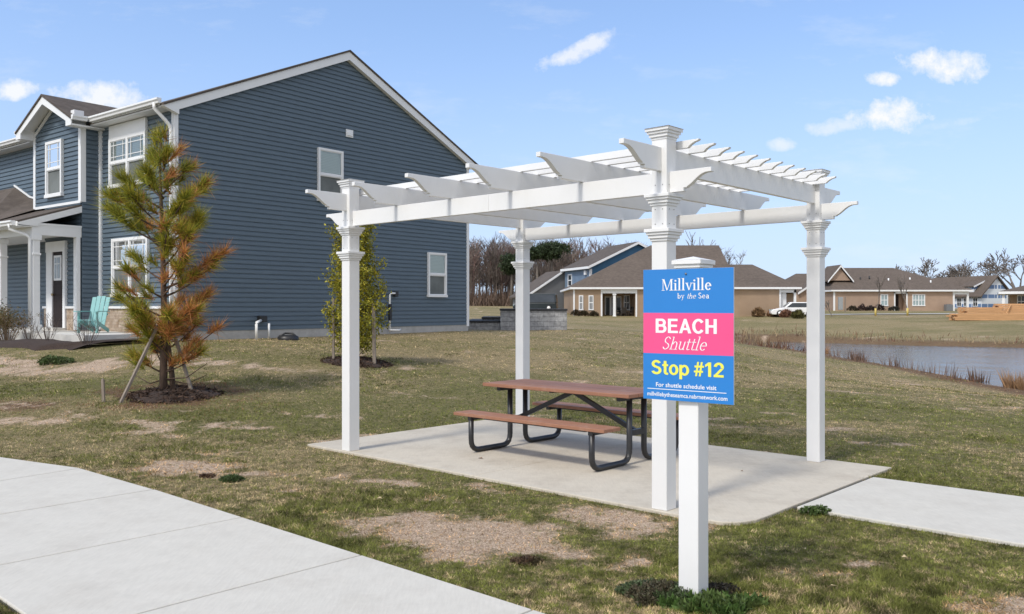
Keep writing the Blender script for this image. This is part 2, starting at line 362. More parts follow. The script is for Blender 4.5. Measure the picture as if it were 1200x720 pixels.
# ------------------------------------------------------------------ paving
def concrete(name, c, stain):
    m = bpy.data.materials.new(name); t, b = nt(m); v = t.nodes.new('ShaderNodeNewGeometry').outputs['Position']
    n = noise(t, v, 1.3, 6, .6); f = noise(t, v, 90, 4, .7); br = noise(t, v, 60, 4, .7, (1, .10, 1)); mot = noise(t, v, 7, 6, .7)
    col = ramp(t, n, [(.25, tuple(x*.88 for x in c)), (.75, tuple(x*1.08 for x in c))])
    col = mixc(t, .35, col, ramp(t, f, [(.3, tuple(x*.82 for x in c)), (.7, tuple(x*1.12 for x in c))]))
    col = mixc(t, .5, col, ramp(t, mot, [(.3, tuple(x*.86 for x in c)), (.7, tuple(x*1.1 for x in c))])); col = mixc(t, .3, col, ramp(t, br, [(.35, tuple(x*.84 for x in c)), (.65, tuple(x*1.1 for x in c))]))
    sp = noise(t, v, 1.7, 8, .76)
    col = mixc(t, ramp(t, sp, [(.48, (0,0,0)), (.78, (stain,)*3)]), col, (.26,.21,.16))
    vor = noise(t, v, 210, 2, .5); col = mixc(t, ramp(t, vor, [(.74, (0,0,0)), (.8, (.35,.35,.35))]), col, (.12,.11,.10))
    t.links.new(col, b.inputs['Base Color']); b.inputs['Roughness'].default_value = .88; b.inputs['Specular IOR Level'].default_value = .25
    bump(t, b, mth(t, 'ADD', f, br), .25, .004)
    return m
M_walk = concrete('sidewalk_concrete', (.56,.535,.475), .22)
M_pad = concrete('patio_concrete', (.53,.48,.395), .5)
M_joint = mat('joint_filler', (.06,.055,.05), .95)
def paved(name, polys, m, depth=.014):
    mb = MB()
    for P in polys:
        P = [tuple(p) for p in P]
        mb.prism(P, 2, -.1, 0)
    o = mb.build(name, m, bevel=.008); tag(o, kind='structure'); return o
def inset(P, d):
    P = [Vector(p) for p in P]; c = sum(P, Vector((0,0)))/len(P); out = []
    n = len(P)
    for i in range(n):
        a = (P[i]-P[i-1]).normalized(); b = (P[(i+1)%n]-P[i]).normalized()
        na = Vector((-a.y, a.x)); nb_ = Vector((-b.y, b.x))
        if na.dot(c-P[i]) < 0: na = -na
        if nb_.dot(c-P[i]) < 0: nb_ = -nb_
        out.append(P[i]+(na+nb_)*(d/(1+na.dot(nb_))))
    return out
dirw = np.array([.735,-.678]); nrm = np.array([-.678,-.735])
edge = [np.array([-2.13,6.8])+dirw*1.53*k for k in (5,4,3,2,1,0,-1,-2)]
edge += [np.array(p) for p in ((-5.85,9.62),(-7.3,10.05),(-8.85,10.3),(-10.4,10.35),(-11.9,10.3))]
edge[7] = np.array([-4.45,8.87])
low = []
for i, p in enumerate(edge):
    a = edge[max(0, i-1)]; b = edge[min(len(edge)-1, i+1)]; d = (b-a)/np.linalg.norm(b-a); n = np.array([d[1], -d[0]])
    if n @ nrm < 0: n = -n
    low.append(p+n*1.93)
slabs = [inset([edge[i], edge[i+1], low[i+1], low[i]], .006 if i not in (6,) else .012) for i in range(len(edge)-1)]
paved('sidewalk', slabs, M_walk)
g = MB(); g.prism([tuple(p) for p in edge]+[tuple(p) for p in low[::-1]], 2, -.12, -.016); tag(g.build('sidewalk_joint_bed', M_joint), kind='structure')
def prect(x0, x1, y0, y1): return [pw(x0,y0), pw(x1,y0), pw(x1,y1), pw(x0,y1)]
corner = [(-.10,-.42),(-.07,-.58),(.02,-.68),(.18,-.735),(.40,-.74),(.62,-.735),(.80,-.735)]
padA = [pw(*q) for q in corner]+[pw(3.16,-.735), pw(3.16,2.14), pw(-.10,2.14)]
paved('patio_slab', [inset(padA, .002), inset(prect(-.10,3.16,2.14,5.0), .003)], M_pad)
g = MB(); g.prism([tuple(pw(*q)) for q in ((-.08,-.4),(.2,-.71),(3.14,-.71),(3.14,4.98),(-.08,4.98))], 2, -.12, -.012); tag(g.build('patio_joint_bed', M_joint), kind='structure')
paved('path', [inset(prect(.80,2.52,-.772-2.6*(k+1),-.772-2.6*k), .004) for k in range(3)], M_walk)
g = MB(); g.prism([tuple(pw(*q)) for q in ((.81,-7),(2.51,-7),(2.51,-.70),(.81,-.70))], 2, -.13, -.018); tag(g.build('path_joint_bed', M_joint), kind='structure')

# pond water
m = bpy.data.materials.new('pond_water'); t, b = nt(m); v = t.nodes.new('ShaderNodeNewGeometry').outputs['Position']
b.inputs['Base Color'].default_value = (.10,.105,.105,1); b.inputs['Roughness'].default_value = .12; b.inputs['IOR'].default_value = 1.33
bump(t, b, mth(t, 'ADD', noise(t, v, 1.6, 5, .7, (1,.45,1)), mth(t, 'MULTIPLY', noise(t, v, .22, 2), 1.5)), .35, .12)
mw = MB(); mw.quad((13,8,WATER),(95,8,WATER),(95,70,WATER),(13,70,WATER)); tag(mw.build('pond', m), kind='structure')

# far street pavement on the other bank
m_far = concrete('far_concrete', (.5,.49,.46), .1)
def ribbon(name, pts, w, m, lift=.05, n=30):
    P = []
    for i in range(len(pts)-1):
        for k in range(n): P.append(np.array(pts[i])*(1-k/n)+np.array(pts[i+1])*(k/n))
    P.append(np.array(pts[-1], float)); V = []; 
    for i, p in enumerate(P):
        d = P[min(i+1, len(P)-1)]-P[max(i-1, 0)]; d = d/np.linalg.norm(d); nn = np.array([-d[1], d[0]])
        for s in (-.5, .5):
            q = p+nn*w*s; V.append((q[0], q[1], gz(q[0], q[1])+lift))
    f = np.array([(2*i, 2*i+1, 2*i+3, 2*i+2) for i in range(len(P)-1)])
    return tag(npmesh(name, np.array(V), f, m), kind='structure')
ribbon('far_sidewalk', [(27,88.5),(36,89.5),(44,90),(52,92)], 1.8, m_far, .06, 12)

# ------------------------------------------------------------------ shared materials
WHITE = (.80,.80,.79)
M_vinyl = mat('white_vinyl', (.755,.755,.75), .38, .02, 3, 5, .06, 90, dirt=((.55,.53,.48), 2.2, .22, (1,1,.35)))
M_trim = mat('white_trim', (.78,.79,.80), .5, .03, 3, 4, .05, 60, dirt=((.5,.5,.48), 1.5, .2))
M_navy = mat('navy_siding', (.102,.142,.182), .55, .07, 2.0, 5, .10, 240, stretch=(1,1,6), dirt=((.14,.185,.23), .9, .35, (1,1,3)))
M_found = mat('foundation_concrete', (.42,.41,.39), .9, .12, 5, 6, .4, 40, dirt=((.25,.23,.20), 2, .6))
M_glass = bpy.data.materials.new('window_glass'); t, b = nt(M_glass)
gl = t.nodes.new('ShaderNodeBsdfGlossy'); gl.inputs['Roughness'].default_value = .03; trn = t.nodes.new('ShaderNodeBsdfTransparent'); trn.inputs[0].default_value = (.90,.95,.94,1)
fr = t.nodes.new('ShaderNodeFresnel'); fr.inputs[0].default_value = 1.6; ms = t.nodes.new('ShaderNodeMixShader')
fz = mth(t, 'ADD', fr.outputs[0], .08); t.links.new(fz, ms.inputs[0]); t.links.new(trn.outputs[0], ms.inputs[1]); t.links.new(gl.outputs[0], ms.inputs[2])
bn = t.nodes.new('ShaderNodeBump'); bn.inputs['Strength'].default_value = .05; t.links.new(noise(t, ocoord(t), 1.5, 2), bn.inputs['Height']); t.links.new(bn.outputs[0], gl.inputs['Normal'])
t.links.new(ms.outputs[0], [n for n in t.nodes if n.type == 'OUTPUT_MATERIAL'][0].inputs[0])
def blind_mat(name, c, k):
    m = bpy.data.materials.new(name); t, b = nt(m); v = ocoord(t)
    w = t.nodes.new('ShaderNodeTexWave'); w.bands_direction = 'Z'; w.inputs['Scale'].default_value = k; w.inputs['Distortion'].default_value = .15
    t.links.new(v, w.inputs[0]); n = noise(t, v, 1.1, 3)
    t.links.new(mixc(t, n, ramp(t, w.outputs['Fac'], [(.1, tuple(x*.72 for x in c)), (.6, c)]), tuple(x*.9 for x in c)), b.inputs['Base Color']); b.inputs['Roughness'].default_value = .6
    return m
M_blind = blind_mat('window_blind', (.78,.84,.81), 7)
M_screen = mat('insect_screen', (.15,.165,.165), .8, .25, 1.5, 3, .1, 200, spec=.15)
M_dark = mat('dark_interior', (.02,.022,.025), .4, .3, 1, 3, 0)
def shingles(name, c1, c2, row=(1, 1, 3)):
    m = bpy.data.materials.new(name); t, b = nt(m); v = ocoord(t)
    a = noise(t, v, 9, 5, .8, row); f = noise(t, v, 3, 3, .6); g = noise(t, v, 0.5, 3, .6)
    c = ramp(t, a, [(.3, c1), (.7, c2)]); c = mixc(t, .35, c, ramp(t, f, [(.3, tuple(x*.7 for x in c1)), (.7, tuple(x*1.25 for x in c2))]))
    c = mixc(t, .25, c, ramp(t, g, [(.3, c1), (.7, c2)]))
    t.links.new(c, b.inputs['Base Color']); b.inputs['Roughness'].default_value = .95; b.inputs['Specular IOR Level'].default_value = .2
    bump(t, b, a, .6, .02); return m
M_shingle = shingles('roof_shingles', (.062,.052,.046), (.145,.122,.105))
M_shingle_far = shingles('brown_roof_shingles', (.085,.068,.056), (.16,.128,.104), (.6,.6,4))
def masonry(name, c1, c2, mortar, scale, bw=.5, rh=.25, bmp=.6):
    m = bpy.data.materials.new(name); t, b = nt(m); v = ocoord(t)
    sp_ = t.nodes.new('ShaderNodeSeparateXYZ'); t.links.new(v, sp_.inputs[0]); cb = t.nodes.new('ShaderNodeCombineXYZ')
    t.links.new(mth(t, 'ADD', sp_.outputs[0], sp_.outputs[1]), cb.inputs[0]); t.links.new(sp_.outputs[2], cb.inputs[1])
    br = t.nodes.new('ShaderNodeTexBrick'); br.inputs['Scale'].default_value = scale; br.inputs['Brick Width'].default_value = bw; br.inputs['Row Height'].default_value = rh
    br.inputs['Mortar Size'].default_value = .012; br.inputs['Color1'].default_value = (*c1, 1); br.inputs['Color2'].default_value = (*c2, 1); br.inputs['Mortar'].default_value = (*mortar, 1); br.offset = .37; br.squash = .7
    t.links.new(cb.outputs[0], br.inputs[0])
    n = noise(t, v, 7, 5, .7); n2 = noise(t, v, 2.2, 3)
    c = mixc(t, .6, br.outputs[0], ramp(t, n, [(.3, tuple(x*.5 for x in c1)), (.7, tuple(x*1.3 for x in c2))]))
    c = mixc(t, ramp(t, n2, [(.4, (0,0,0)), (.65, (.5,.5,.5))]), c, tuple((p+q)/2*.7 for p, q in zip(c1, c2)))
    t.links.new(c, b.inputs['Base Color']); b.inputs['Roughness'].default_value = .9
    bump(t, b, mth(t, 'ADD', br.outputs['Fac'], n), bmp, .03); return m

# ------------------------------------------------------------------ building kit
def V3(o, A, N, a, n, z): return (o[0]+A[0]*a+N[0]*n, o[1]+A[1]*a+N[1]*n, z)
def siding(mb, o, A, N, z0, z1, ext, e=.123, d=.030):
    """dutch-lap courses; ext(z) -> list of (a0, a1)"""
    n = max(1, int(math.ceil((z1-z0)/e-1e-6)))
    for i in range(n):
        za = z0+i*e; zb = min(z1, za+e); ks = (0, .66, .76, 1.0); ns = (d, d*.94, .006, .003)
        for (p, q), (r, s) in zip(ext(za+1e-4), ext(zb-1e-4)):
            vs = [V3(o,A,N,p,.002,za), V3(o,A,N,q,.002,za)]
            for k, nn in zip(ks, ns): vs += [V3(o,A,N,p+(r-p)*k,nn,za+(zb-za)*k), V3(o,A,N,q+(s-q)*k,nn,za+(zb-za)*k)]
            mb.add(vs, [(0,1,3,2),(2,3,5,4),(4,5,7,6),(6,7,9,8)])
def obox(mb, o, A, N, a0, a1, n0, n1, z0, z1):
    vs = [V3(o,A,N,a,n,z) for z in (z0,z1) for a, n in ((a0,n0),(a1,n0),(a1,n1),(a0,n1))]
    mb.add(vs, [(0,3,2,1),(4,5,6,7),(0,1,5,4),(1,2,6,5),(2,3,7,6),(3,0,4,7)])
def window(parent, o, A, N, a0, a1, z0, z1, cols=1, grille=False, fw=.055, base=.034, upper=None, lower=None, header=0, sub=True, frame_mat=None, mid=.5):
    fm = frame_mat or M_trim
    f = MB(); p = base+.062
    obox(f,o,A,N,a0,a0+fw,base-.02,p,z0,z1); obox(f,o,A,N,a1-fw,a1,base-.02,p,z0,z1)
    obox(f,o,A,N,a0+fw,a1-fw,base-.02,p-.002,z1-fw,z1); obox(f,o,A,N,a0-.02,a1+.02,base-.02,p+.02,z0-.02,z0+fw*.9)
    w = (a1-a0-2*fw); cw = (w-(cols-1)*fw)/cols; zm = z0+(z1-z0)*mid
    for c in range(1, cols):
        x = a0+fw+c*cw+(c-1)*fw; obox(f,o,A,N,x,x+fw,base-.02,p-.003,z0+fw*.9,z1-fw)
    if header: obox(f,o,A,N,a0,a1,base-.02,p-.01,z1+.002,z1+header)
    wo_ = f.build('window', fm, parent)
    if not sub: 
        g = MB(); obox(g,o,A,N,a0+fw*.5,a1-fw*.5,base-.01,base+.02,z0+fw*.5,z1-fw*.5); g.build('pane', lower or M_dark, wo_)
        r = MB(); obox(r,o,A,N,a0+fw,a1-fw,base-.005,p-.006,zm-fw*.4,zm+fw*.4)
        if grille:
            for c in range(cols): 
                x = a0+fw+c*(cw+fw); obox(r,o,A,N,x+cw/2-fw*.3,x+cw/2+fw*.3,base,p-.012,z0+fw,z1-fw)
        r.build('sash_bar', fm, wo_); return wo_
    for c in range(cols):
        x = a0+fw+c*(cw+fw); y = x+cw
        s = MB(); obox(s,o,A,N,x,y,base,p-.012,zm-.03,zm+.03)
        for (za, zb, q) in ((z0+fw*.9, zm-.03, 0), (zm+.03, z1-fw, .01)):
            obox(s,o,A,N,x,x+.022,base,base+.035+q,za,zb); obox(s,o,A,N,y-.022,y,base,base+.035+q,za,zb)
            obox(s,o,A,N,x+.022,y-.022,base,base+.033+q,za,za+.022); obox(s,o,A,N,x+.022,y-.022,base,base+.033+q,zb-.022,zb)
        s.build('sash', fm, wo_)
        for (za, zb, mt, q) in ((zm+.03, z1-fw, upper or M_blind, .036), (z0+fw*.9, zm-.03, lower or M_screen, .026)):
            k = MB(); obox(k,o,A,N,x,y,base-.015,base+.004,za,zb); k.build('blind' if mt is M_blind else 'screen', mt, wo_)
            if mt is not M_blind: continue
            k = MB(); k.quad(V3(o,A,N,x+.01,base+q,za),V3(o,A,N,y-.01,base+q,za),V3(o,A,N,y-.01,base+q,zb),V3(o,A,N,x+.01,base+q,zb)); k.build('pane', M_glass, wo_)
        if grille:
            k = MB(); za, zb = zm+.03, z1-fw; q0, q1 = base+.037, base+.047; gh = (zb-za)*.22; gwid = cw*.2
            obox(k,o,A,N,x+.02,y-.02,q0,q1,zb-gh-.009,zb-gh+.009); obox(k,o,A,N,x+.02,y-.02,q0,q1,za+gh-.009,za+gh+.009)
            obox(k,o,A,N,x+gwid-.009,x+gwid+.009,q0,q1+.003,za+.02,zb-.02); obox(k,o,A,N,y-gwid-.009,y-gwid+.009,q0,q1+.003,za+.02,zb-.02)
            k.build('grille', fm, wo_)
    return wo_
def gutter(parent, p, q, out, size=.12, m=None):
    """K-style gutter along p-q, opening up; out = unit outward 2D"""
    mb = MB(); p = Vector(p); q = Vector(q); o = Vector((out[0], out[1], 0))
    prof = [(0,0),(0,-size),(size*.65,-size),(size*.75,-size*.62),(size*1.0,-size*.35),(size*1.0,0),(size*.9,0),(size*.88,-size*.3),(size*.62,-size*.58),(size*.55,-size*.9),(size*.08,-size*.9),(size*.08,0)]
    n = len(prof); vs = [x+o*a+Vector((0,0,b)) for x in (p, q) for a, b in prof]
    mb.add(vs, [(i,(i+1)%n,n+(i+1)%n,n+i) for i in range(n)]+[(0,1,2,3,4,5),tuple(n+i for i in (5,4,3,2,1,0))])
    return mb.build('gutter', m or M_trim, parent)

# ------------------------------------------------------------------ the navy house   (local x = along the gable wall, y = along the front, leftwards)
HB = thing('blue_house', 'two storey navy blue sided house with white trim, front porch and tall gable end', 'house', (-8.14, 20.75, 0), math.atan2(.785, .619))
X_, Y_ = (1,0), (0,1); NX_, NY_ = (-1,0), (0,-1)
GD = 10.72; LEN = 15.0; BAY0, BAY1, BP = 3.66, 6.43, .51; DOORW = .51
ROOF = lambda x: 8.98-.452*abs(x-GD/2)                  # underside of the roof deck at the walls
FZ = 1.06
def ext_gable(z):
    top = ROOF(GD/2)
    if z < ROOF(0): return [(0.0, GD)]
    h = max(0.01, (top-z)/.452); return [(GD/2-h, GD/2+h)]
w = MB(); siding(w, (0,0), X_, NY_, FZ, ROOF(GD/2)-.02, ext_gable)
w.prism([(0.01,.3),(GD-.01,.3),(GD-.01,ROOF(GD)-.01),(GD/2,ROOF(GD/2)-.03),(.01,ROOF(0)-.01)], 1, .002, LEN)
w.build('gable_wall', M_navy, HB, recalc=False)
w = MB(); siding(w, (0,0), Y_, NX_, 1.66, 6.46, lambda z: [(0, BAY0)]); siding(w, (0,0), Y_, NX_, FZ, 6.46, lambda z: [(BAY1, LEN)])
w.build('front_wall', M_navy, HB, recalc=False)
w = MB()
siding(w, (-BP,0), Y_, NX_, 4.46, 6.6, lambda z: [(BAY0, BAY1)])
siding(w, (-BP,0), Y_, NX_, 6.6, 7.28, lambda z: [(BAY0+min(1.38,(z-6.6)/.5), BAY1-min(1.38,(z-6.6)/.5))])
siding(w, (-BP,0), Y_, NX_, 1.66, 4.40, lambda z: [(BAY0, 5.75)]); siding(w, (0,0), Y_, NX_, FZ, 4.3, lambda z: [(5.75, BAY1)]); siding(w, (0,5.75), X_, Y_, FZ, 4.3, lambda z: [(-BP, 0)])
siding(w, (0,BAY0), X_, NY_, 1.06, 6.55, lambda z: [(-BP, 0)])
siding(w, (0,BAY1), X_, Y_, 4.2, 6.55, lambda z: [(-BP, 0)])
w.box((-BP+.003,BAY0+.003,.4),(.02,5.747,4.42)); w.prism([(BAY0+.003,4.421),(BAY1-.003,4.421),(BAY1-.003,6.58),((BAY0+BAY1)/2,7.26),(BAY0+.003,6.58)], 0, -BP+.003, .02)
w.build('bay_wall', M_navy, HB, recalc=False)
f = MB(); f.box((-.012,-.012,.2),(GD+.01,LEN,FZ)); f.box((-BP-.01,BAY0-.01,.2),(0,5.76,FZ-.002)); f.build('foundation', M_found, HB)
# stone wainscot and its cap
M_ledge = masonry('tan_ledgestone', (.30,.19,.11), (.52,.44,.36), (.10,.075,.055), 3.2, .75, .24)
for a, b_ in (((-.05,.06,FZ-.1),(-.004,BAY0-.002,1.62)), ((-BP-.05,BAY0+.08,FZ-.1),(-BP-.004,4.40,1.62)), ((-BP-.05,5.53,FZ-.1),(-BP-.004,5.75,1.62))): w = MB(); w.box(a, b_); w.build('stone_wainscot', M_ledge, HB)
for a, b_ in (((-.09,.04,1.62),(-.0,BAY0-.002,1.68)), ((-BP-.09,BAY0+.06,1.62),(-BP,4.40,1.68)), ((-BP-.09,5.53,1.62),(-BP,5.77,1.68))): w = MB(); w.box(a, b_); w.build('stone_cap', M_trim, HB)
# corner boards
def post(mb, x0, x1, y0, y1, z0, z1): mb.box((x0,y0,z0),(x1,y1,z1))
c = MB(); post(c,-.035,.07,-.035,.10,1.0,6.42); c.build('corner_trim', M_trim, HB)
c = MB(); post(c,GD-.09,GD+.035,-.035,.1,FZ-.05,6.55); c.build('corner_trim', M_trim, HB)
c = MB(); post(c,-.075,.0,BAY0-.13,BAY0+.0,FZ,6.44); c.build('corner_trim', M_trim, HB)
c = MB(); post(c,-BP-.035,-BP+.10,BAY0-.035,BAY0+.11,4.43,6.6); c.build('corner_trim', M_trim, HB)
c = MB(); post(c,-BP-.035,-BP+.08,BAY1-.10,BAY1+.035,4.43,6.6); c.build('corner_trim', M_trim, HB)
c = MB(); post(c,-BP-.04,-BP-.0,BAY0,BAY1,4.40,4.47); c.build('band_trim', M_trim, HB)
# main roof
TH = .10; ov = .40; rk = .16; RT = lambda x: 9.10-.452*abs(x-GD/2)
r = MB()
r.prism([(-ov,RT(-ov)),(GD/2,RT(GD/2)),(GD+ov,RT(GD+ov)),(GD+ov,RT(GD+ov)-.05),(GD/2,RT(GD/2)-.055),(-ov,RT(-ov)-.05)], 1, -rk-.03, LEN+.2)
roof = r.build('roof', M_shingle, HB)
r = MB()                                                  # rake boards on the gable end, with the boxed returns
for s in (0, 1):
    xs = [(-ov, RT(-ov)-.052),(GD/2, RT(GD/2)-.057),(GD/2, RT(GD/2)-.29),(.02,RT(.02)-.27),(.02,6.30),(-ov,6.44)] if s == 0 else [(GD/2, RT(GD/2)-.057),(GD+ov, RT(GD+ov)-.052),(GD+ov,6.40),(GD+.02,6.32),(GD-.02,RT(GD-.02)-.27),(GD/2, RT(GD/2)-.29)]
    r.prism(xs, 1, -rk, -.026)
r.build('rake_board', M_trim, HB)
r = MB(); r.box((-ov+.02,-.02,6.42),(0,BAY0-.2,6.46)); r.box((-ov+.02,BAY1+.1,6.42),(0,LEN,6.46)); r.box((-ov,-.02,6.46),(-ov+.03,BAY0-.33,6.60)); r.box((-ov,BAY1+.33,6.46),(-ov+.03,LEN,6.60))
r.build('soffit', M_trim, HB)
gutter(HB, (-ov-.001,-.10,6.615),(-ov-.001,BAY0-.33,6.615),(-1,0)); gutter(HB, (-ov-.001,BAY1+.33,6.615),(-ov-.001,LEN,6.615),(-1,0))
d = MB()
d.tube([(-ov-.06,.12,6.52),(-ov-.06,.12,6.40),(-.2,.07,6.14),(-.10,.05,6.02),(-.075,.045,5.9),(-.075,.045,1.15),(-.16,.045,1.02)], .045, 8); d.build('downspout', M_trim, HB)
# bay gable roof
bc = (BAY0+BAY1)/2; BO = .40; RB = lambda y: 7.40-.50*abs(y-bc); hw = 1.66
r = MB(); r.prism([(bc-hw,RB(bc-hw)),(bc,RB(bc)),(bc+hw,RB(bc+hw)),(bc+hw,RB(bc+hw)-.05),(bc,RB(bc)-.055),(bc-hw,RB(bc-hw)-.05)], 0, -BP-BO-.03, 2.2); r.build('bay_roof', M_shingle, HB)
r = MB()
r.prism([(bc-hw,RB(bc-hw)-.052),(bc,RB(bc)-.057),(bc+hw,RB(bc+hw)-.052),(bc+hw,6.36),(bc+hw-.30,6.36),(bc+hw-.30,RB(bc+hw-.30)-.22),(bc,RB(bc)-.27),(bc-hw+.30,RB(bc-hw+.30)-.22),(bc-hw+.30,6.36),(bc-hw,6.36)], 0, -BP-BO, -BP-BO+.03)
for sg in (-1, 1):
    a, b_ = sorted((bc+sg*hw, bc+sg*(hw-.30))); r.box((-BP-BO+.031,a,6.36),(-.02,b_,6.40)); r.box((-BP-BO+.031,bc+sg*(hw-.28)-.01,6.40),(-BP-.02,bc+sg*(hw-.28)+.01,6.62))
r.prism([(bc-hw+.05,RB(bc-hw+.05)-.07),(bc,RB(bc)-.075),(bc+hw-.05,RB(bc+hw-.05)-.07),(bc+hw-.05,RB(bc+hw-.05)-.10),(bc,RB(bc)-.105),(bc-hw+.05,RB(bc-hw+.05)-.10)], 0, -BP-BO+.03, -BP+.01)
r.prism([(BAY0,6.50),(bc,RB(bc)-.12),(BAY1,6.50),(BAY1,6.40),(bc,RB(bc)-.26),(BAY0,6.40)], 0, -BP-.045, -BP-.022)
r.build('bay_rake_board', M_trim, HB)
gutter(HB, (-BP-BO,bc-hw,6.615),(-ov-.12,bc-hw,6.615),(0,-1), .12); gutter(HB, (-BP-BO,bc+hw,6.615),(-ov-.12,bc+hw,6.615),(0,1), .12)
r = MB(); r.box((-.75,bc-hw+.16,6.66),(-.5,bc-hw+.36,6.80)); r.build('roof_vent', M_trim, HB)
# porch
PR = lambda x: 3.82+.34*(x+2.09)
r = MB(); r.slab([(-2.09,BAY0,PR(-2.09)),(-2.09,LEN,PR(-2.09)),(-BP,LEN,PR(-BP)),(-BP,BAY0,PR(-BP))], .05)
r.slab([(-BP,6.43,4.36),(0,7.6,4.82),(0,9.0,5.34),(-BP,9.0,4.36)], .04) if False else None
r.add([(-2.09,6.0,PR(-2.09)+.004),(-BP,6.43,4.43),(.0,6.45,4.62),(0,7.9,4.90),(0,9.0,5.34),(0,LEN,5.34),(-2.09,LEN,PR(-2.09)+.004)], [(0,1,2),(0,2,3),(0,3,4),(0,4,5,6)])
r.build('porch_roof', M_shingle, HB)
r = MB(); r.bar((-.03,6.45,4.66),(-.03,7.9,4.94),.05); r.bar((-.03,7.9,4.94),(-.03,9.0,5.38),.05); r.build('flashing', M_trim, HB)
r = MB(); r.prism([(-2.09,PR(-2.09)-.052),(-BP+.0,PR(-BP)-.05),(-BP+.0,PR(-BP)-.21),(-1.60,PR(-1.6)-.21),(-1.60,3.70),(-2.05,3.72),(-2.09,3.76)], 1, BAY0-.03, BAY0)
r.box((-2.09,BAY0,3.68),(-2.06,LEN,3.80)); r.box((-2.06,BAY0,3.68),(-1.64,LEN,3.70)); r.build('porch_rake_board', M_trim, HB)
gutter(HB, (-2.09,BAY0+.1,3.82),(-2.09,LEN,3.82),(-1,0), .12)
r = MB(); r.box((-1.73,BAY0+.0,3.49),(-BP,BAY0+.17,3.79)); r.box((-1.73,BAY0+.17,3.49),(-1.55,LEN,3.70)); r.box((-1.75,BAY0-.02,3.74),(-BP,BAY0+.0,3.79)); r.build('porch_beam', M_trim, HB)
r = MB(); r.box((-1.54,BAY0+.18,3.56),(-BP-.04,5.75,3.60)); r.box((-1.54,5.751,3.56),(-.04,LEN,3.60)); r.build('porch_ceiling', M_trim, HB)
r = MB(); r.box((-BP-.13,BAY0,1.06),(-BP-.03,BAY0+.17,3.49)); r.build('pilaster', M_trim, HB)
for yy in (BAY0+.09, 5.72, 8.0):
    c = MB(); cx = -1.63
    c.cbox((cx,yy,2.28),(.17,.17,2.44)); c.cbox((cx,yy,1.13),(.24,.24,.16)); c.cbox((cx,yy,3.42),(.23,.23,.13)); c.cbox((cx,yy,3.0),(.21,.21,.05)); c.build('porch_column', M_trim, HB, bevel=.008)
d = MB(); d.tube([(-2.15,BAY0+.32,3.74),(-2.15,BAY0+.32,3.62),(-1.85,BAY0+.10,3.48),(-1.77,BAY0+.06,3.40),(-1.77,BAY0+.06,1.15)], .042, 8); d.build('downspout', M_trim, HB)
s = MB(); s.box((-2.0,.35,.6),(-.06,BAY0,1.02)); s.box((-2.0,BAY0,.6),(-.06,LEN,1.03)); s.box((-.9,4.40,1.03),(-BP-.06,5.55,1.10)); s.build('porch_floor', mat('porch_concrete', (.55,.54,.51), .9, .08), HB)
# front door: recessed leaf in a white casing
M_door = mat('dark_door_paint', (.026,.018,.017), .6, .1, 3, 3, .05, spec=.2)
dt = MB(); dt.box((-BP-.09,4.42,1.09),(-BP-.001,4.55,3.16)); dt.box((-BP-.09,5.18,1.09),(-BP-.001,5.53,3.16)); dt.box((-BP-.10,4.40,3.16),(-BP-.001,5.55,3.44)); dt.build('door_casing', M_trim, HB)
dl = MB(); dl.box((-BP-.055,4.55,1.10),(-BP-.008,5.18,3.16))
for (za, zb) in ((1.3,1.85),(1.97,2.25)): dl.box((-BP-.065,4.63,za),(-BP-.053,5.10,zb))
door = dl.build('door', M_door, HB, bevel=.005)
k = MB(); k.box((-BP-.075,4.66,2.38),(-BP-.054,5.10,3.06)); k.build('door_light_frame', M_trim, door)
k = MB(); k.box((-BP-.082,4.72,2.44),(-BP-.07,5.04,3.0)); k.build('pane', mat('door_glass', (.25,.28,.3), .1, .3, 4), door)
k = MB(); k.box((-BP-.088,4.87,2.44),(-BP-.0825,4.89,3.0)); k.box((-BP-.0885,4.72,2.82),(-BP-.0828,5.04,2.84)); k.build('glazing_bar', M_trim, door)
k = MB(); k.tube([(-BP-.06,5.12,2.0),(-BP-.13,5.12,2.0)], .03, 8); k.build('handle', mat('brass', (.4,.33,.2), .3, .1, metal=1), door)
# windows
window(HB, (0,0), Y_, NX_, 1.22, 3.06, 4.78, 6.06, 2, True, .075, header=.34)
window(HB, (0,0), Y_, NX_, 1.12, 2.92, 1.94, 3.44, 2, True, .075)
window(HB, (-BP,0), Y_, NX_, 4.62, 5.58, 4.68, 6.20, 1, True, .075)
window(HB, (0,0), X_, NY_, 4.29, 5.19, 4.66, 6.14, 1, False, .06)
window(HB, (0,0), X_, NY_, 8.72, 9.58, 2.0, 3.42, 1, False, .06)
v = MB(); v.box((5.33,-.05,6.60),(5.59,-.015,6.82)); v.box((5.37,-.075,6.64),(5.55,-.05,6.74)); v.build('wall_vent', M_trim, HB)
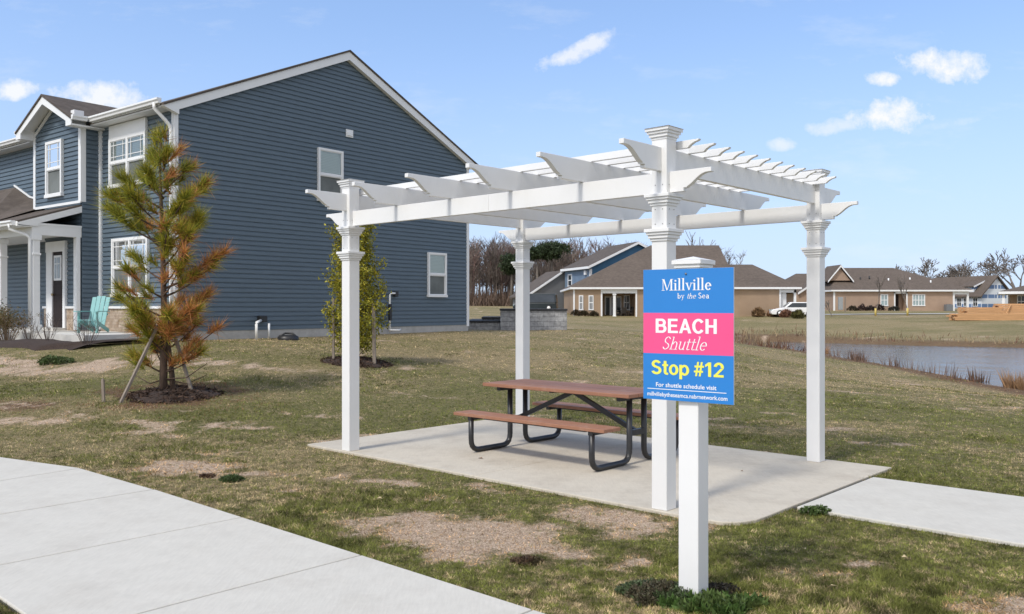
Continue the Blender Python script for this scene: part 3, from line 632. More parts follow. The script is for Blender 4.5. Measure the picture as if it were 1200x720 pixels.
# wall fixtures: meter pipe by the back, pvc discharge pipe
M_pvc = mat('white_pvc', (.80,.80,.79), .35, .02); M_black = mat('black_plastic', (.018,.018,.019), .45, .2, 8)
pipe = thing('drain_pipe', 'white plastic drain pipe bent out of the foundation of the blue house', 'pipe', (0,0,0)); pipe.location = HB.location; pipe.rotation_euler = HB.rotation_euler
z0 = .88
p = MB(); p.tube([(1.92,-.55,z0-.05),(1.92,-.55,z0+.34),(1.95,-.52,z0+.385),(2.35,-.14,z0+.43)], .035, 8); p.build('pipe', M_pvc, pipe)
p = MB(); p.tube([(2.52,-.25,z0-.05),(2.52,-.25,z0+.35)], .03, 8); p.build('riser', M_pvc, pipe)
p = MB(); p.cbox((2.42,-.10,z0+.47),(.22,.16,.17)); p.build('pipe_box', M_black, pipe, bevel=.02)
sb = thing('splash_lid', 'round black plastic drain lid lying in the grass by the blue house wall', 'drain lid', tuple(HB.matrix_basis @ Vector((2.75,-.75,0))))
sb.location.z = gz(sb.location.x, sb.location.y)-.02
p = MB(); p.tube([(0,0,-.05),(0,0,.10),(0,0,.14)], [.28,.27,.20], 20); p.build('lid', M_black, sb)
p = MB(); p.tube([(-.2,-.1,.12),(-.08,.05,.19),(.1,.08,.18),(.2,.0,.12)], .025, 7); p.build('handle', M_black, sb)
mt_ = thing('hose_bib_stand', 'white and black utility pipe with a small tap on the blue house wall', 'utility pipe', HB.location[:], HB.rotation_euler.z)
p = MB(); p.tube([(6.95,-.16,.9),(6.95,-.16,2.02),(7.0,-.16,2.08),(7.3,-.12,2.08)], .028, 8); p.build('pipe', M_pvc, mt_)
p = MB(); p.cbox((6.95,-.17,1.5),(.09,.09,.5)); p.build('sleeve', M_black, mt_, bevel=.01); p = MB(); p.cbox((7.25,-.1,2.06),(.14,.12,.16)); p.build('meter', M_black, mt_, bevel=.01)
p = MB(); p.tube([(6.9,-.2,.96),(7.15,-.35,.95),(7.3,-.25,.97)], .03, 6); p.build('outlet', M_pvc, mt_)

# ------------------------------------------------------------------ pergola   (local x = rafters, y = long beams, origin at the near post)
PG = thing('pergola', 'white pergola with four square posts and an open slatted roof over the patio', 'pergola', (PM[0], PM[1], 0), PA)
PW = .145; YL, XL = 4.26, 2.98
def moulding(mb, z0, z1, w, inv=False):
    """stepped crown: flares towards the top"""
    h = z1-z0
    for a, b_, k in ((0,.22,.010),(.22,.5,.022),(.5,.72,.034),(.72,1,.046)):
        q = w+2*k; mb.cbox((0,0,z0+h*(a+b_)/2),(q,q,h*(b_-a)))
def make_post(x, y):
    m = MB(); m.cbox((0,0,1.52),(PW,PW,3.04)); o = m.build('post', M_vinyl, PG, bevel=.006); o.location = (x, y, 0)
    for z0, z1 in ((2.20,2.30),(2.49,2.585)):
        k = MB(); moulding(k, z0, z1, PW); c = k.build('post_collar', M_vinyl, o, bevel=.003)
    k = MB(); moulding(k, 3.03, 3.125, PW-.01); 
    w = PW/2+.052; k.add([(-w,-w,3.125),(w,-w,3.125),(w,w,3.125),(-w,w,3.125),(0,0,3.15)], [(0,1,4),(1,2,4),(2,3,4),(3,0,4),(3,2,1,0)]); k.build('post_cap', M_vinyl, o, bevel=.003)
    k = MB()
    for z in (2.34, 2.46, 2.66):
        for dd in (-.035, .035):
            k.tube([(-PW/2-.001, dd, z),(-PW/2-.004, dd, z)], .004, 6); k.tube([(dd, -PW/2-.001, z),(dd, -PW/2-.004, z)], .004, 6)
    k.build('screw', mat('screw_metal', (.3,.3,.3), .4, .1, metal=1) if 'screw_metal' not in bpy.data.materials else bpy.data.materials['screw_metal'], o)
    return o
for x, y in ((0,0),(0,YL),(XL,0),(XL,YL)): make_post(x, y)
def scroll(L0, L1, zb, zt, cut=.22, tip=.035):
    """beam outline with ogee ends, in (along, z)"""
    h = zt-zb
    end = [(0,zt),(0,zt-tip)]+[(cut*(.12+.88*q), zt-tip-(h*.80-tip)*(.5-.5*math.cos(math.pi*min(1,q)))*(.35+.65*q)) for q in (.12,.25,.4,.55,.7,.85,1.0)]+[(cut,zb+.028),(cut+.03,zb+.028),(cut+.03,zb)]
    a = [(L0+p, z) for p, z in end]; b_ = [(L1-p, z) for p, z in end][::-1]
    return a+b_
for x in (0, XL):
    k = MB(); k.prism(scroll(-.45, YL+.45, 2.595, 2.765), 0, x-.024, x+.024); k.build('beam', M_vinyl, PG, bevel=.003)
    k = MB(); k.cbox((x,YL*.47,2.68),(.054,.012,.172)); k.build('beam_joint', M_vinyl, PG)
for i in range(6):
    y = YL*i/5; k = MB(); k.prism(scroll(-.60, XL+.60, 2.770, 2.965, .26, .04), 1, y-.024, y+.024); k.build('rafter', M_vinyl, PG, bevel=.003)
    k = MB()
    for xx in (-.035, .035):
        pass
for i in range(12):
    x = .115+2.75*i/11; za, zb = 2.966, 3.028; e0, e1 = -.27, YL+.27
    k = MB(); k.prism([(e0,zb),(e0+.01,zb-.014),(e0+.045,zb-.022),(e0+.08,zb-.040),(e0+.105,za),(e1-.105,za),(e1-.08,zb-.040),(e1-.045,zb-.022),(e1-.01,zb-.014),(e1,zb)], 0, x-.02, x+.02); k.build('slat', M_vinyl, PG, bevel=.002)

# ------------------------------------------------------------------ picnic table
M_wood = mat('brown_recycled_plank', (.30,.140,.082), .6, .10, 4, 5, .25, 50, stretch=(30,1.2,30), dirt=((.44,.30,.22), 5, .5))
M_iron = mat('black_steel_tube', (.022,.022,.024), .38, .2, 10, 4, .15, 120)
TB = thing('picnic_table', 'picnic table with brown plank top, two benches and black steel legs on the patio', 'picnic table', (PM[0], PM[1], 0), PA)
y0, y1 = 1.20, 3.30
k = MB()
for i in range(4): k.box((1.205+.189*i, y0, .722), (1.205+.189*i+.183, y1, .762))
k.build('tabletop', M_wood, TB, bevel=.006)
for x in (.76, 2.13):
    k = MB(); k.box((x, y0-.02, .415),(x+.137, y1+.03, .452)); k.box((x+.143, y0-.02, .415),(x+.28, y1+.03, .452)); k.build('seat', M_wood, TB, bevel=.006)
def arc_path(pts, r, n=5):
    out = [Vector(pts[0])]
    for i in range(1, len(pts)-1):
        p, a, b_ = Vector(pts[i]), Vector(pts[i-1]), Vector(pts[i+1]); u = (a-p).normalized()*r; v = (b_-p).normalized()*r
        for q in range(n+1):
            t = q/n; out.append(p+u*(1-t)**2+v*t**2)
    return out+[Vector(pts[-1])]
for y in (1.36, 3.08):
    for xa, xb in ((.80, 1.45), (2.37, 1.72)):
        k = MB(); k.tube(arc_path([(xa,y,.39),(xa,y,.032),(xb,y,.032),(xb,y,.70)], .13), .031, 10); k.build('leg', M_iron, TB)
    k = MB(); k.bar((1.25,y,.700),(1.92,y,.700),.05,.042); k.build('top_bracket', M_iron, TB)
    for x in (.76, 2.13): k = MB(); k.bar((x+.01,y,.395),(x+.27,y,.395),.05,.038); k.build('seat_bracket', M_iron, TB)
    k = MB(); k.bar((1.47,y,.33),(1.70,y,.33),.05,.06); k.build('tie', M_iron, TB)
    s = 1 if y < 2 else -1
    k = MB(); k.bar((1.585,y+s*.03,.34),(1.585,y+s*.86,.70),.035,.05); k.build('brace', M_iron, TB)
for x in (.90, 2.27): k = MB(); k.bar((x,1.5,.40),(x,2.95,.40),.05,.028); k.build('seat_rail', M_iron, TB)
k = MB(); k.bar((1.30,2.32,.71),(1.87,2.32,.71),.05,.022); k.build('centre_cleat', M_iron, TB)
# dead leaves and debris on the slab
M_leaf = mat('dead_leaf', (.22,.13,.07), .9, .3, 30, 2, 0)
for (x, y, s) in ((.62,2.75,.03),(2.2,1.0,.035),(.9,.5,.025),(1.9,.3,.02),(2.0,3.2,.03)):
    l = MB(); l.add([(-s,-.4*s,.002),(0,-.6*s,.012),(s,.1*s,.004),(.2*s,.6*s,.014)], [(0,1,2,3)]); 
    o = l.build('dead_leaf', M_leaf); q = pw(x, y); o.location = (q[0], q[1], .002); o.rotation_euler.z = x*9
    tag(o, 'small curled brown dead leaf lying loose on the patio slab', 'leaf', 'dead leaves on the patio')

for (x, y, a) in ((-1.15,7.45,.4),(-.55,8.05,1.2),(-2.35,8.9,2),(.35,6.9,.9),(-.2,7.55,2.2),(2.0,5.9,1.5),(2.6,5.7,.2),(1.9,5.1,2.9)):
    l = MB(); q = .028; l.add([(-q,-.4*q,.0),(0,-.6*q,.012),(q,.1*q,.004),(.2*q,.6*q,.014)], [(0,1,2,3)]); o = l.build('dead_leaf', bpy.data.materials.get('pale_leaf') or mat('pale_leaf', (.62,.50,.30), .9, .2, 30, 2, 0)); o.location = (x, y, gz(x,y)+.028); o.rotation_euler = (.2, .3, a)
    tag(o, 'small pale dry leaf lying on the patchy lawn near the sidewalk and patio', 'leaf', 'pale dry leaves on the lawn')

# ------------------------------------------------------------------ sign and its post
SR = R(-38.1+0)                                          # sign face runs along (.787,-.617)
SP = thing('sign_post', 'short white square post with a cap, standing in the weeds in front of the pergola', 'post', (1.054, 4.99, 0), R(-40))
k = MB(); k.cbox((0,0,.93),(.127,.127,1.90)); k.build('post', M_vinyl, SP, bevel=.005)
k = MB(); 
for a, b_, q in ((1.865,1.885,.146),(1.885,1.905,.165),(1.905,1.93,.186)): k.cbox((0,0,(a+b_)/2),(q,q,b_-a))
w_ = .093; k.add([(-w_,-w_,1.93),(w_,-w_,1.93),(w_,w_,1.93),(-w_,w_,1.93),(0,0,1.953)], [(0,1,4),(1,2,4),(2,3,4),(3,0,4)]); k.build('post_cap', M_vinyl, SP, bevel=.003)
k = MB(); k.tube([(-.0636,-.03,.085),(-.067,-.03,.085)], .012, 8); k.build('screw', bpy.data.materials['screw_metal'], SP)
SW, SH = .567, .762
sl = Vector((.780, 5.100, 0)); sr_ = Vector((1.226, 4.737+.012, 0)); sdv = (sr_-sl).normalized()
SG = thing('shuttle_sign', 'blue and pink bus stop sign reading Beach Shuttle Stop #12 on the white post', 'sign', (sl.x, sl.y, 1.88-SH), math.atan2(sdv.y, sdv.x))
SW = (sr_-sl).length
def paint(name, c, rough=.35): return mat(name, c, rough, .03, 2, 3, .03, 50)
k = MB(); k.box((0,.0,0),(SW,.006,SH)); k.build('sign_panel', paint('sign_back_white', (.7,.7,.7)), SG)
M_blue = paint('sign_blue', (.024,.205,.575)); M_pink = paint('sign_pink', (.80,.085,.25)); M_white = paint('sign_white', (.82,.82,.82)); M_yel = paint('sign_yellow', (.80,.78,.10))
B1, B2 = SH*(1-.334), SH*(1-.645)
k = MB(); k.box((.0005,-.0015,B1),(SW-.0005,-.0003,SH-.0005)); k.build('blue_band', M_blue, SG)
k = MB(); k.box((.0005,-.0015,B2),(SW-.0005,-.0003,B1)); k.build('pink_band', M_pink, SG)
k = MB(); k.box((.0005,-.0015,.0005),(SW-.0005,-.0003,B2)); k.build('blue_band', M_blue, SG)
def text_mesh(s, x0, x1, zb, zt, m, name='lettering', shear=0, bold=0, ref=None):
    cu_ = bpy.data.curves.new('lettering', 'FONT'); cu_.body = s; cu_.size = 1; cu_.shear = shear; cu_.offset = bold; cu_.resolution_u = 6
    o = bpy.data.objects.new('tmp', cu_); COL.objects.link(o)
    dg = bpy.context.evaluated_depsgraph_get(); dg.update()
    me = bpy.data.meshes.new_from_object(o.evaluated_get(dg)); bpy.data.objects.remove(o); bpy.data.curves.remove(cu_)
    n = len(me.vertices); co = np.empty(n*3); me.vertices.foreach_get('co', co); co = co.reshape(-1, 3)
    lo = co.min(0); hi = co.max(0); cap = .69 if ref is None else ref
    q = np.empty_like(co); q[:,0] = x0+(co[:,0]-lo[0])/(hi[0]-lo[0])*(x1-x0); q[:,1] = -.0022; q[:,2] = zb+co[:,1]/cap*(zt-zb)
    me.vertices.foreach_set('co', q.ravel()); me.update(); me.materials.clear(); me.materials.append(m)
    o = bpy.data.objects.new(name, me); COL.objects.link(o); o.parent = SG; return o
fx = lambda u: u*SW
fz_ = lambda v: SH*(1-v)

text_mesh('For shuttle schedule visit', fx(.15), fx(.82), fz_(.900), fz_(.868), M_white, bold=.012)
text_mesh('millvillebytheseamca.nabrnetwork.com', fx(.049), fx(.935), fz_(.973), fz_(.942), M_white, bold=.010)
k = MB(); k.box((fx(.05),-.0022,fz_(.9205)),(fx(.925),-.0016,fz_(.9155))); k.build('rule_line', M_white, SG)
# serif and italic lettering drawn as strokes
def glyphs(word, x0, x1, zb, zt, slant=0, name='lettering', thick=1.0):
    """simple roman letters: heavy and light strokes with slab serifs, unit x-height .62, cap 1"""
    T_, t_ = .135*thick, .055*thick
    P = []
    def q(*p): P.append(list(p))
    def vbar(x, a, b_, w): q((x,a),(x+w,a),(x+w,b_),(x,b_))
    def ser(x, z, w): q((x,z),(x+w,z),(x+w,z+.045),(x,z+.045))
    def arc(cx, cz, rx, rz, a0, a1, w0, w1, n=14):
        for i in range(n):
            a = a0+(a1-a0)*i/n; b_ = a0+(a1-a0)*(i+1)/n
            def pt(t, inner):
                w = (w0*abs(math.cos(t))+w1*abs(math.sin(t))) if inner else 0
                return (cx+(rx-w)*math.cos(t), cz+(rz-(w if inner else 0))*math.sin(t))
            q(pt(a,0),pt(b_,0),pt(b_,1),pt(a,1))
    X = 0.; xh = .64
    for ch in word:
        if ch == 'M':
            vbar(X+.10,0,1,t_); q((X+.10,1),(X+.10+T_*1.1,1),(X+.52,.05),(X+.45,.0)); q((X+.45,0),(X+.52,.05),(X+.86,1),(X+.80,1)); vbar(X+.80,0,1,T_)
            ser(X+.0,0,.27); ser(X+.70,0,.34); ser(X+.02,.955,.16); ser(X+.86,.955,.16); X += 1.08
        elif ch == 'i':
            vbar(X+.08,0,xh,T_); ser(X,0,.30); ser(X,xh-.045,.14); arc(X+.145,.84,.085,.085,0,2*math.pi,.085,.085,10); X += .34
        elif ch == 'l':
            vbar(X+.08,0,1.06,T_); ser(X,0,.30); ser(X,1.015,.14); X += .34
        elif ch == 'v':
            q((X+.04,xh),(X+.04+T_,xh),(X+.34,.03),(X+.27,0)); q((X+.27,0),(X+.34,.03),(X+.54,xh),(X+.48,xh)); ser(X-.03,xh-.04,.28); ser(X+.40,xh-.04,.24); X += .62
        elif ch == 'e':
            arc(X+.29,xh/2,.27,xh/2+.01,.05,2*math.pi-.75,T_,t_,20); vbar(X+.1,xh*.5,xh*.5+.05,.44); X += .62
        elif ch == 'b':
            vbar(X+.06,0,1.0,T_); ser(X-.02,.955,.14); arc(X+.32,xh/2,.27,xh/2+.01,-2.6,2.6,T_,t_,18); X += .68
        elif ch == 'y':
            q((X+.04,xh),(X+.04+T_,xh),(X+.34,.03),(X+.27,0)); q((X+.14,-.30),(X+.22,-.30),(X+.54,xh),(X+.47,xh)); ser(X-.03,xh-.04,.28); ser(X+.40,xh-.04,.24); ser(X+.02,-.30,.18); X += .64
        elif ch == 't':
            vbar(X+.12,0.04,.86,T_); q((X,xh-.05),(X+.36,xh-.05),(X+.36,xh),(X,xh)); arc(X+.27,.10,.15,.11,math.pi,2*math.pi-.4,T_*.8,t_,8); X += .42
        elif ch == 'h':
            vbar(X+.06,0,1.0,T_); ser(X-.02,.955,.14); arc(X+.34,xh-.26,.22,.26,0,math.pi*.95,T_,t_,12); vbar(X+.56-T_,0,xh-.24,T_); ser(X-.02,0,.29); ser(X+.36,0,.29); X += .70
        elif ch == 'u':
            vbar(X+.06,.2,xh,T_); arc(X+.28,.22,.22,.23,math.pi,2*math.pi,T_,t_,12); vbar(X+.50-T_,0,xh,T_); ser(X-.02,xh-.045,.14); ser(X+.40,0,.16); X += .62
        elif ch == 'S':
            arc(X+.30,.75,.25,.26,.35,math.pi*1.5,T_*.9,t_*1.3,16); arc(X+.30,.25,.27,.26,math.pi*.5,-math.pi+.25,T_*.9,t_*1.3,16)
            X += .68
        elif ch == 'a':
            arc(X+.27,.20,.23,.21,0,2*math.pi,T_*.9,t_,14); vbar(X+.40,0,.46,T_); arc(X+.29,.44,.245,.21,0,2.5,T_,t_*1.2,10); ser(X+.42,0,.18); X += .64
        else: X += .28
    V = []; F = []
    for p in P:
        o_ = len(V); V += [(x0+(x+slant*z)/X*(x1-x0), -.0022-.00003*(len(F)%20), zb+z*(zt-zb)) for x, z in p]; F.append(tuple(range(o_, o_+len(p))))
    mb = MB(); mb.add(V, F); return mb.build(name, M_white, SG, recalc=False)
glyphs('Millville', fx(.215), fx(.775), fz_(.163), fz_(.076))
glyphs('by', fx(.395), fx(.475), fz_(.225), fz_(.184), thick=.95)
glyphs('the', fx(.497), fx(.60), fz_(.225), fz_(.184), .25, thick=.8)
glyphs('Sea', fx(.625), fx(.745), fz_(.225), fz_(.182), thick=.95)
glyphs('Shuttle', fx(.215), fx(.71), fz_(.612), fz_(.515), .33, thick=.62)
def sans(word, x0, x1, zb, zt, m):
    W, H_ = .205, .165; P = []; X = 0.; xh = .74
    def q(*p): P.append(list(p))
    def bar(a, b_, c, d): q((a,b_),(c,b_),(c,d),(a,d))
    def arc(cx, cz, rx, rz, a0, a1, w=None, n=18):
        w = w or (W, H_)
        for i in range(n):
            a = a0+(a1-a0)*i/n; b_ = a0+(a1-a0)*(i+1)/n
            q(*[(cx+(rx-(w[0] if k_ else 0))*math.cos(t_), cz+(rz-(w[1] if k_ else 0))*math.sin(t_)) for t_, k_ in ((a,0),(b_,0),(b_,1),(a,1))])
    h = math.pi/2
    for ch in word:
        if ch == 'B':
            bar(X,0,X+W,1); bar(X+W,1-H_,X+.42,1); bar(X+W,.435,X+.44,.435+H_); bar(X+W,0,X+.44,H_); arc(X+.42,.7175,.29,.2825,-h,h); arc(X+.44,.30,.32,.30,-h,h); X += .76+.09
        elif ch == 'E':
            bar(X,0,X+W,1); bar(X+W,1-H_,X+.66,1); bar(X+W,.425,X+.62,.425+H_); bar(X+W,0,X+.68,H_); X += .68+.07
        elif ch == 'A':
            q((X,0),(X+W*1.05,0),(X+.50,1),(X+.33,1)); q((X+.83-W*1.05,0),(X+.83,0),(X+.50,1),(X+.33,1)); bar(X+.22,.22,X+.62,.22+H_*.95); X += .83+.05
        elif ch == 'C':
            arc(X+.41,.5,.41,.515,.62,2*math.pi-.62,(W*1.02,H_*1.05),26); X += .78+.09
        elif ch == 'H':
            bar(X,0,X+W,1); bar(X+.52,0,X+.52+W,1); bar(X+W,.42,X+.52,.42+H_); X += .73
        elif ch == 'S':
            arc(X+.36,.735,.33,.28,.35,h*3,(W*.95,H_),18); arc(X+.36,.285,.36,.30,h,-math.pi+.30,(W*.95,H_),18); X += .73+.05
        elif ch == 't':
            bar(X+.10,.17,X+.10+W*.92,.97); bar(X,xh-.14,X+.40,xh); arc(X+.30,.18,.20,.19,math.pi,math.pi*1.5,(W*.92,.15),8); bar(X+.30,-.01,X+.40,.14); X += .40+.05
        elif ch == 'o':
            arc(X+.33,xh/2,.33,xh/2+.015,0,2*math.pi,(W*.95,.15),26); X += .66+.06
        elif ch == 'p':
            bar(X,-.28,X+W*.92,xh); arc(X+.35,xh/2,.31,xh/2+.015,-h*1.6,h*1.6,(W*.92,.15),22); X += .66+.06
        elif ch == '#':
            for d_ in (.14,.38): q((X+d_-.06,0),(X+d_+.06,0),(X+d_+.20,1),(X+d_+.08,1))
            bar(X,.26,X+.60,.39); bar(X+.04,.61,X+.66,.74); X += .66+.07
        elif ch == '1':
            bar(X+.20,0,X+.20+W*.95,1); q((X,.66),(X,.82),(X+.22,1),(X+.30,1),(X+.30,.85)); X += .40+.16
        elif ch == '2':
            arc(X+.33,.70,.32,.315,-.35,math.pi-.05,(W*.95,H_),16); q((X+.0,.10),(X+.24,.14),(X+.64,.60),(X+.44,.60)) ; q((X,0),(X+.64,0),(X+.64,H_),(X+.0,H_)); X += .66
        else: X += .26
    V = []; F = []
    for p in P:
        o_ = len(V); V += [(x0+x/X*(x1-x0), -.0022-.00003*(len(F)%20), zb+z*(zt-zb)) for x, z in p]; F.append(tuple(range(o_, o_+len(p))))
    mb = MB(); mb.add(V, F); return mb.build('lettering', m, SG, recalc=False)
sans('BEACH', fx(.146), fx(.825), fz_(.487), fz_(.378), M_white)
sans('Stop #12', fx(.095), fx(.90), fz_(.805), fz_(.698), M_yel)
k = MB(); k.tube([(SW*.49,-.002,SH*.962),(SW*.49,-.007,SH*.962)], .006, 8); k.build('screw', bpy.data.materials['screw_metal'], SG)

# ------------------------------------------------------------------ vegetation
def tri_soup(cent, dirs, length, width, col, jit=None, two=True):
    """n slim triangles from points, along directions; arrays"""
    n = len(cent); rs = np.random.RandomState(5)
    side = np.cross(dirs, rs.normal(size=(n,3))); side /= np.linalg.norm(side, axis=1)[:,None]+1e-9
    V = np.empty((n,3,3)); V[:,0] = cent-side*width[:,None]/2; V[:,1] = cent+side*width[:,None]/2; V[:,2] = cent+dirs*length[:,None]
    C = np.repeat(col[:,None,:], 3, 1)
    return V.reshape(-1,3), C.reshape(-1,3), np.arange(n*3).reshape(-1,3)
M_needle = attr_mat('pine_needles', .6, .25); M_leafy = attr_mat('green_leaves', .55, .25, .3); M_twig = attr_mat('bare_twigs', .9); M_blade = attr_mat('grass_blades', .7, .2, .2)
M_bark = mat('pine_bark', (.095,.062,.045), .95, .35, 14, 6, .8, 40, stretch=(1,1,.4)); M_stake = mat('weathered_stake', (.24,.20,.165), .9, .2, 8, 5, .3, 60, stretch=(4,4,.5))
M_mulch = mat('dark_mulch', (.040,.026,.020), 1, .55, 40, 6, 1, 70)
def mulch_ring(name, x, y, r, h, label, squash=1.0):
    n, m_ = 40, 9; V = []; F = []
    for i in range(m_+1):
        for k in range(n):
            a = 2*math.pi*k/n; rr = r*i/m_*(1+.12*math.sin(3*a+x)+.07*math.sin(7*a+1)); px = x+rr*math.cos(a); py = y+rr*math.sin(a)*squash
            V.append((px, py, gz(px,py)+h*(1-(i/m_)**2)*1.0+(.03*(rnd.random()-.3) if i < m_ else -.04)))
    for i in range(m_):
        for k in range(n): F.append((i*n+k,(i+1)*n+k,(i+1)*n+(k+1)%n,i*n+(k+1)%n))
    o = npmesh(name, np.array(V), np.array(F), M_mulch, smooth=True)
    # loose chips
    rs = np.random.RandomState(int(abs(x*31))); nC = 1400; a = rs.rand(nC)*6.283; rr = r*1.12*np.sqrt(rs.rand(nC)); cx = x+rr*np.cos(a); cy = y+rr*np.sin(a)*squash
    cz = height(cx, cy)+h*np.maximum(0, 1-(rr/r)**2)+.012; d = rs.normal(size=(nC,3)); d[:,2] *= .35; d /= np.linalg.norm(d,axis=1)[:,None]
    col = np.array([.055,.034,.024])*(.35+1.5*rs.rand(nC,1)); V, C, Fq = tri_soup(np.stack([cx,cy,cz],1), d, .05+.06*rs.rand(nC), .02+.015*rs.rand(nC), col)
    tag(o, label, 'mulch'); c = npmesh('wood_chips', V, Fq, M_twig, o, C); c['kind'] = 'stuff'; return o
def stake(x, y, h, lx, ly, label, w=.04, grp=None):
    z = gz(x, y); m = MB(); m.bar((0,0,-.1),(lx,ly,h),w,w); m.box((lx-w*.35,ly-w*.35,h-.002),(lx+w*.35,ly+w*.35,h+.012)); o = m.build('wooden_stake', M_stake, bevel=.004); o.location = (x,y,z); return tag(o, label, 'stake', grp)

# --- the young pine with browning needles
px, py = -5.43, 13.5; pz = gz(px, py)
mulch_ring('mulch_ring', px+.12, py-.02, .66, .10, 'round bed of dark mulch under the browning young pine')
PT = thing('pine_tree', 'young pine tree with green needles turning rusty brown on its right side', 'tree', (px, py, pz))
tr = MB(); pts = [(-.05,0,-.1),(-.04,0,.5),(-.04,.02,1.2),(-.05,.0,2.0),(-.08,.02,2.8),(-.10,0,3.5),(-.09,0,4.05)]
tr.tube(pts, [.068,.058,.050,.040,.030,.020,.010], 9); tr.tube([(.10,.05,-.1),(.06,.02,.5),(-.02,.01,1.1)], [.05,.04,.025], 7); tr.build('trunk', M_bark, PT)
S_ = 13.5/1007
def at(u, v): return ((u-600)*S_-px, 1.66-(v-360)*S_-pz)
rs = np.random.RandomState(8)
tips = []                                                # (x, y, z, rust, size)
brs = MB()
def branch(z0, x1, y1, z1, rust, size=1.0, n=4):
    a = Vector((-.05, 0, z0)); b_ = Vector((x1, y1, z1)); mid = a.lerp(b_, .5)+Vector((0,0,-.06*(b_-a).length))
    P_ = [a, a.lerp(mid,.5)+Vector((0,0,-.01)), mid, mid.lerp(b_,.55), b_]
    brs.tube(P_, [.018*size+.006,.016*size,.012*size,.009,.005], 5, False)
    for k in range(n):
        t = .45+.55*(k+.6*rs.rand())/n; p = P_[2].lerp(b_, max(0,(t-.5)*2)) if t > .5 else a.lerp(mid, t*2)
        o_ = Vector(rs.normal(size=3))*.10*size; o_.z = abs(o_.z)*.8
        q = p+o_*(1.2-.6*t); brs.tube([p, q], [.006,.004], 4, False); tips.append((*q, rust+rs.normal()*.18, size, (b_-a).normalized()))
    tips.append((*b_, rust, size*1.1, (b_-a).normalized()))
for (u, v, ru, sz, n, dy) in [(186,158,.15,.8,3,0),(176,180,.05,.8,3,.1),(200,182,.15,.8,4,-.1),(208,172,.3,.7,2,.15),(160,205,.05,.9,4,.2),(186,205,.1,.95,4,-.45),(213,195,.25,.9,4,.25),(190,198,.1,.9,3,.5),
    (150,212,.1,.9,4,-.3),(120,243,.0,1.05,6,.15),(138,232,.05,1.0,5,-.35),(146,255,.1,1.0,4,.5),(170,232,.12,1.0,4,-.55),(205,232,.2,.95,4,.55),(240,216,.45,.95,5,.1),(228,236,.2,1.0,5,-.4),(222,258,.45,1.05,5,.35),(238,256,.35,1.05,5,-.15),(234,276,.55,1.05,5,-.45),(214,268,.3,.95,4,-.6),
    (150,298,.1,.85,4,.1),(160,318,.25,.8,3,-.4),(176,290,.25,.8,3,.6),(262,296,.65,.95,5,.05),(240,312,.8,.95,4,.35),(222,316,.65,.9,3,-.4),(232,298,.6,.95,3,-.55),
    (136,350,.1,.9,4,.15),(150,338,.3,.85,3,-.35),(170,362,.4,.95,4,-.5),(196,352,.45,.9,3,.6),(240,345,.9,.95,5,.15),(232,362,.75,1.05,5,-.3),(215,366,.55,1.0,5,-.5),(222,380,.8,1.0,4,.4),(160,372,.3,1.0,4,.35),(176,384,.3,1.0,4,-.35),(208,388,.65,1.0,4,-.3),(196,378,.45,.95,3,.5),(154,386,.25,.9,3,0),
    (255,384,.95,.7,3,.1),(236,404,.9,.6,2,-.1),(240,412,.45,.75,4,-.15),(160,415,.2,.85,4,-.1),(170,402,.5,.8,3,.3)]:
    x, z = at(u, v); r = math.hypot(x+.05, dy); z0 = max(.35, min(3.9, z-.18-.42*r)); branch(z0, x, dy, z, ru, sz, n)
for (u, v, y) in [(248,425,-.2),(240,440,.1),(150,440,.2)]:
    x, z = at(u, v); brs.tube([(-.03,0,.25),(x*.5,y*.5,z*.55),(x,y,z)], [.014,.01,.005], 5, False)
brs.build('branches', M_bark, PT)
C_, D_, Ln, Wd, Cl = [], [], [], [], []
for (x, y, z, ru, sz, bd) in tips:
    n = int(115*sz); d = rs.normal(size=(n,3))*.62+np.array(bd)*.75+np.array([0,0,.35]); d /= np.linalg.norm(d,axis=1)[:,None]
    back = rs.rand(n)**1.5*.17; c = np.array([x,y,z])+rs.normal(size=(n,3))*.008-np.outer(back, np.array(bd)); C_.append(c); D_.append(d); Ln.append((.165+.13*rs.rand(n))*(.6+.45*sz)); Wd.append(.0080+.003*rs.rand(n))
    k = rs.rand()                                        # a tuft is green, yellowing or dead; old needles behind the tip die first
    dead = np.clip((ru*1.25-.25 > k)*.85+(ru*1.5 > k)*(back > .09)*.7, 0, .92); isd = (rs.rand(n) < dead)[:,None]; yel = (rs.rand(n) < .18+.5*ru)[:,None]
    g = np.array([.29,.305,.036])*(.28+1.1*rs.rand(n,1)); yl = np.array([.58,.46,.06])*(.4+.8*rs.rand(n,1)); b_ = np.array([.66,.30,.11])*(.35+.9*rs.rand(n,1))
    Cl.append(np.where(isd, b_, np.where(yel, yl, g)))
V, C, F = tri_soup(np.concatenate(C_), np.concatenate(D_), np.concatenate(Ln), np.concatenate(Wd), np.concatenate(Cl)); npmesh('crown', V, F, M_needle, PT, C)
stake(-5.86, 12.75, 1.15, .38, .55, 'grey wooden stake leaning towards the pine trunk from the left', .04)
stake(-6.10, 12.85, .34, -.03, .02, 'short broken grey stake standing upright at the edge of the pine mulch', .04)
stake(-4.98, 13.5, 1.05, -.36, .02, 'dark wooden stake leaning into the pine trunk from the right', .045)

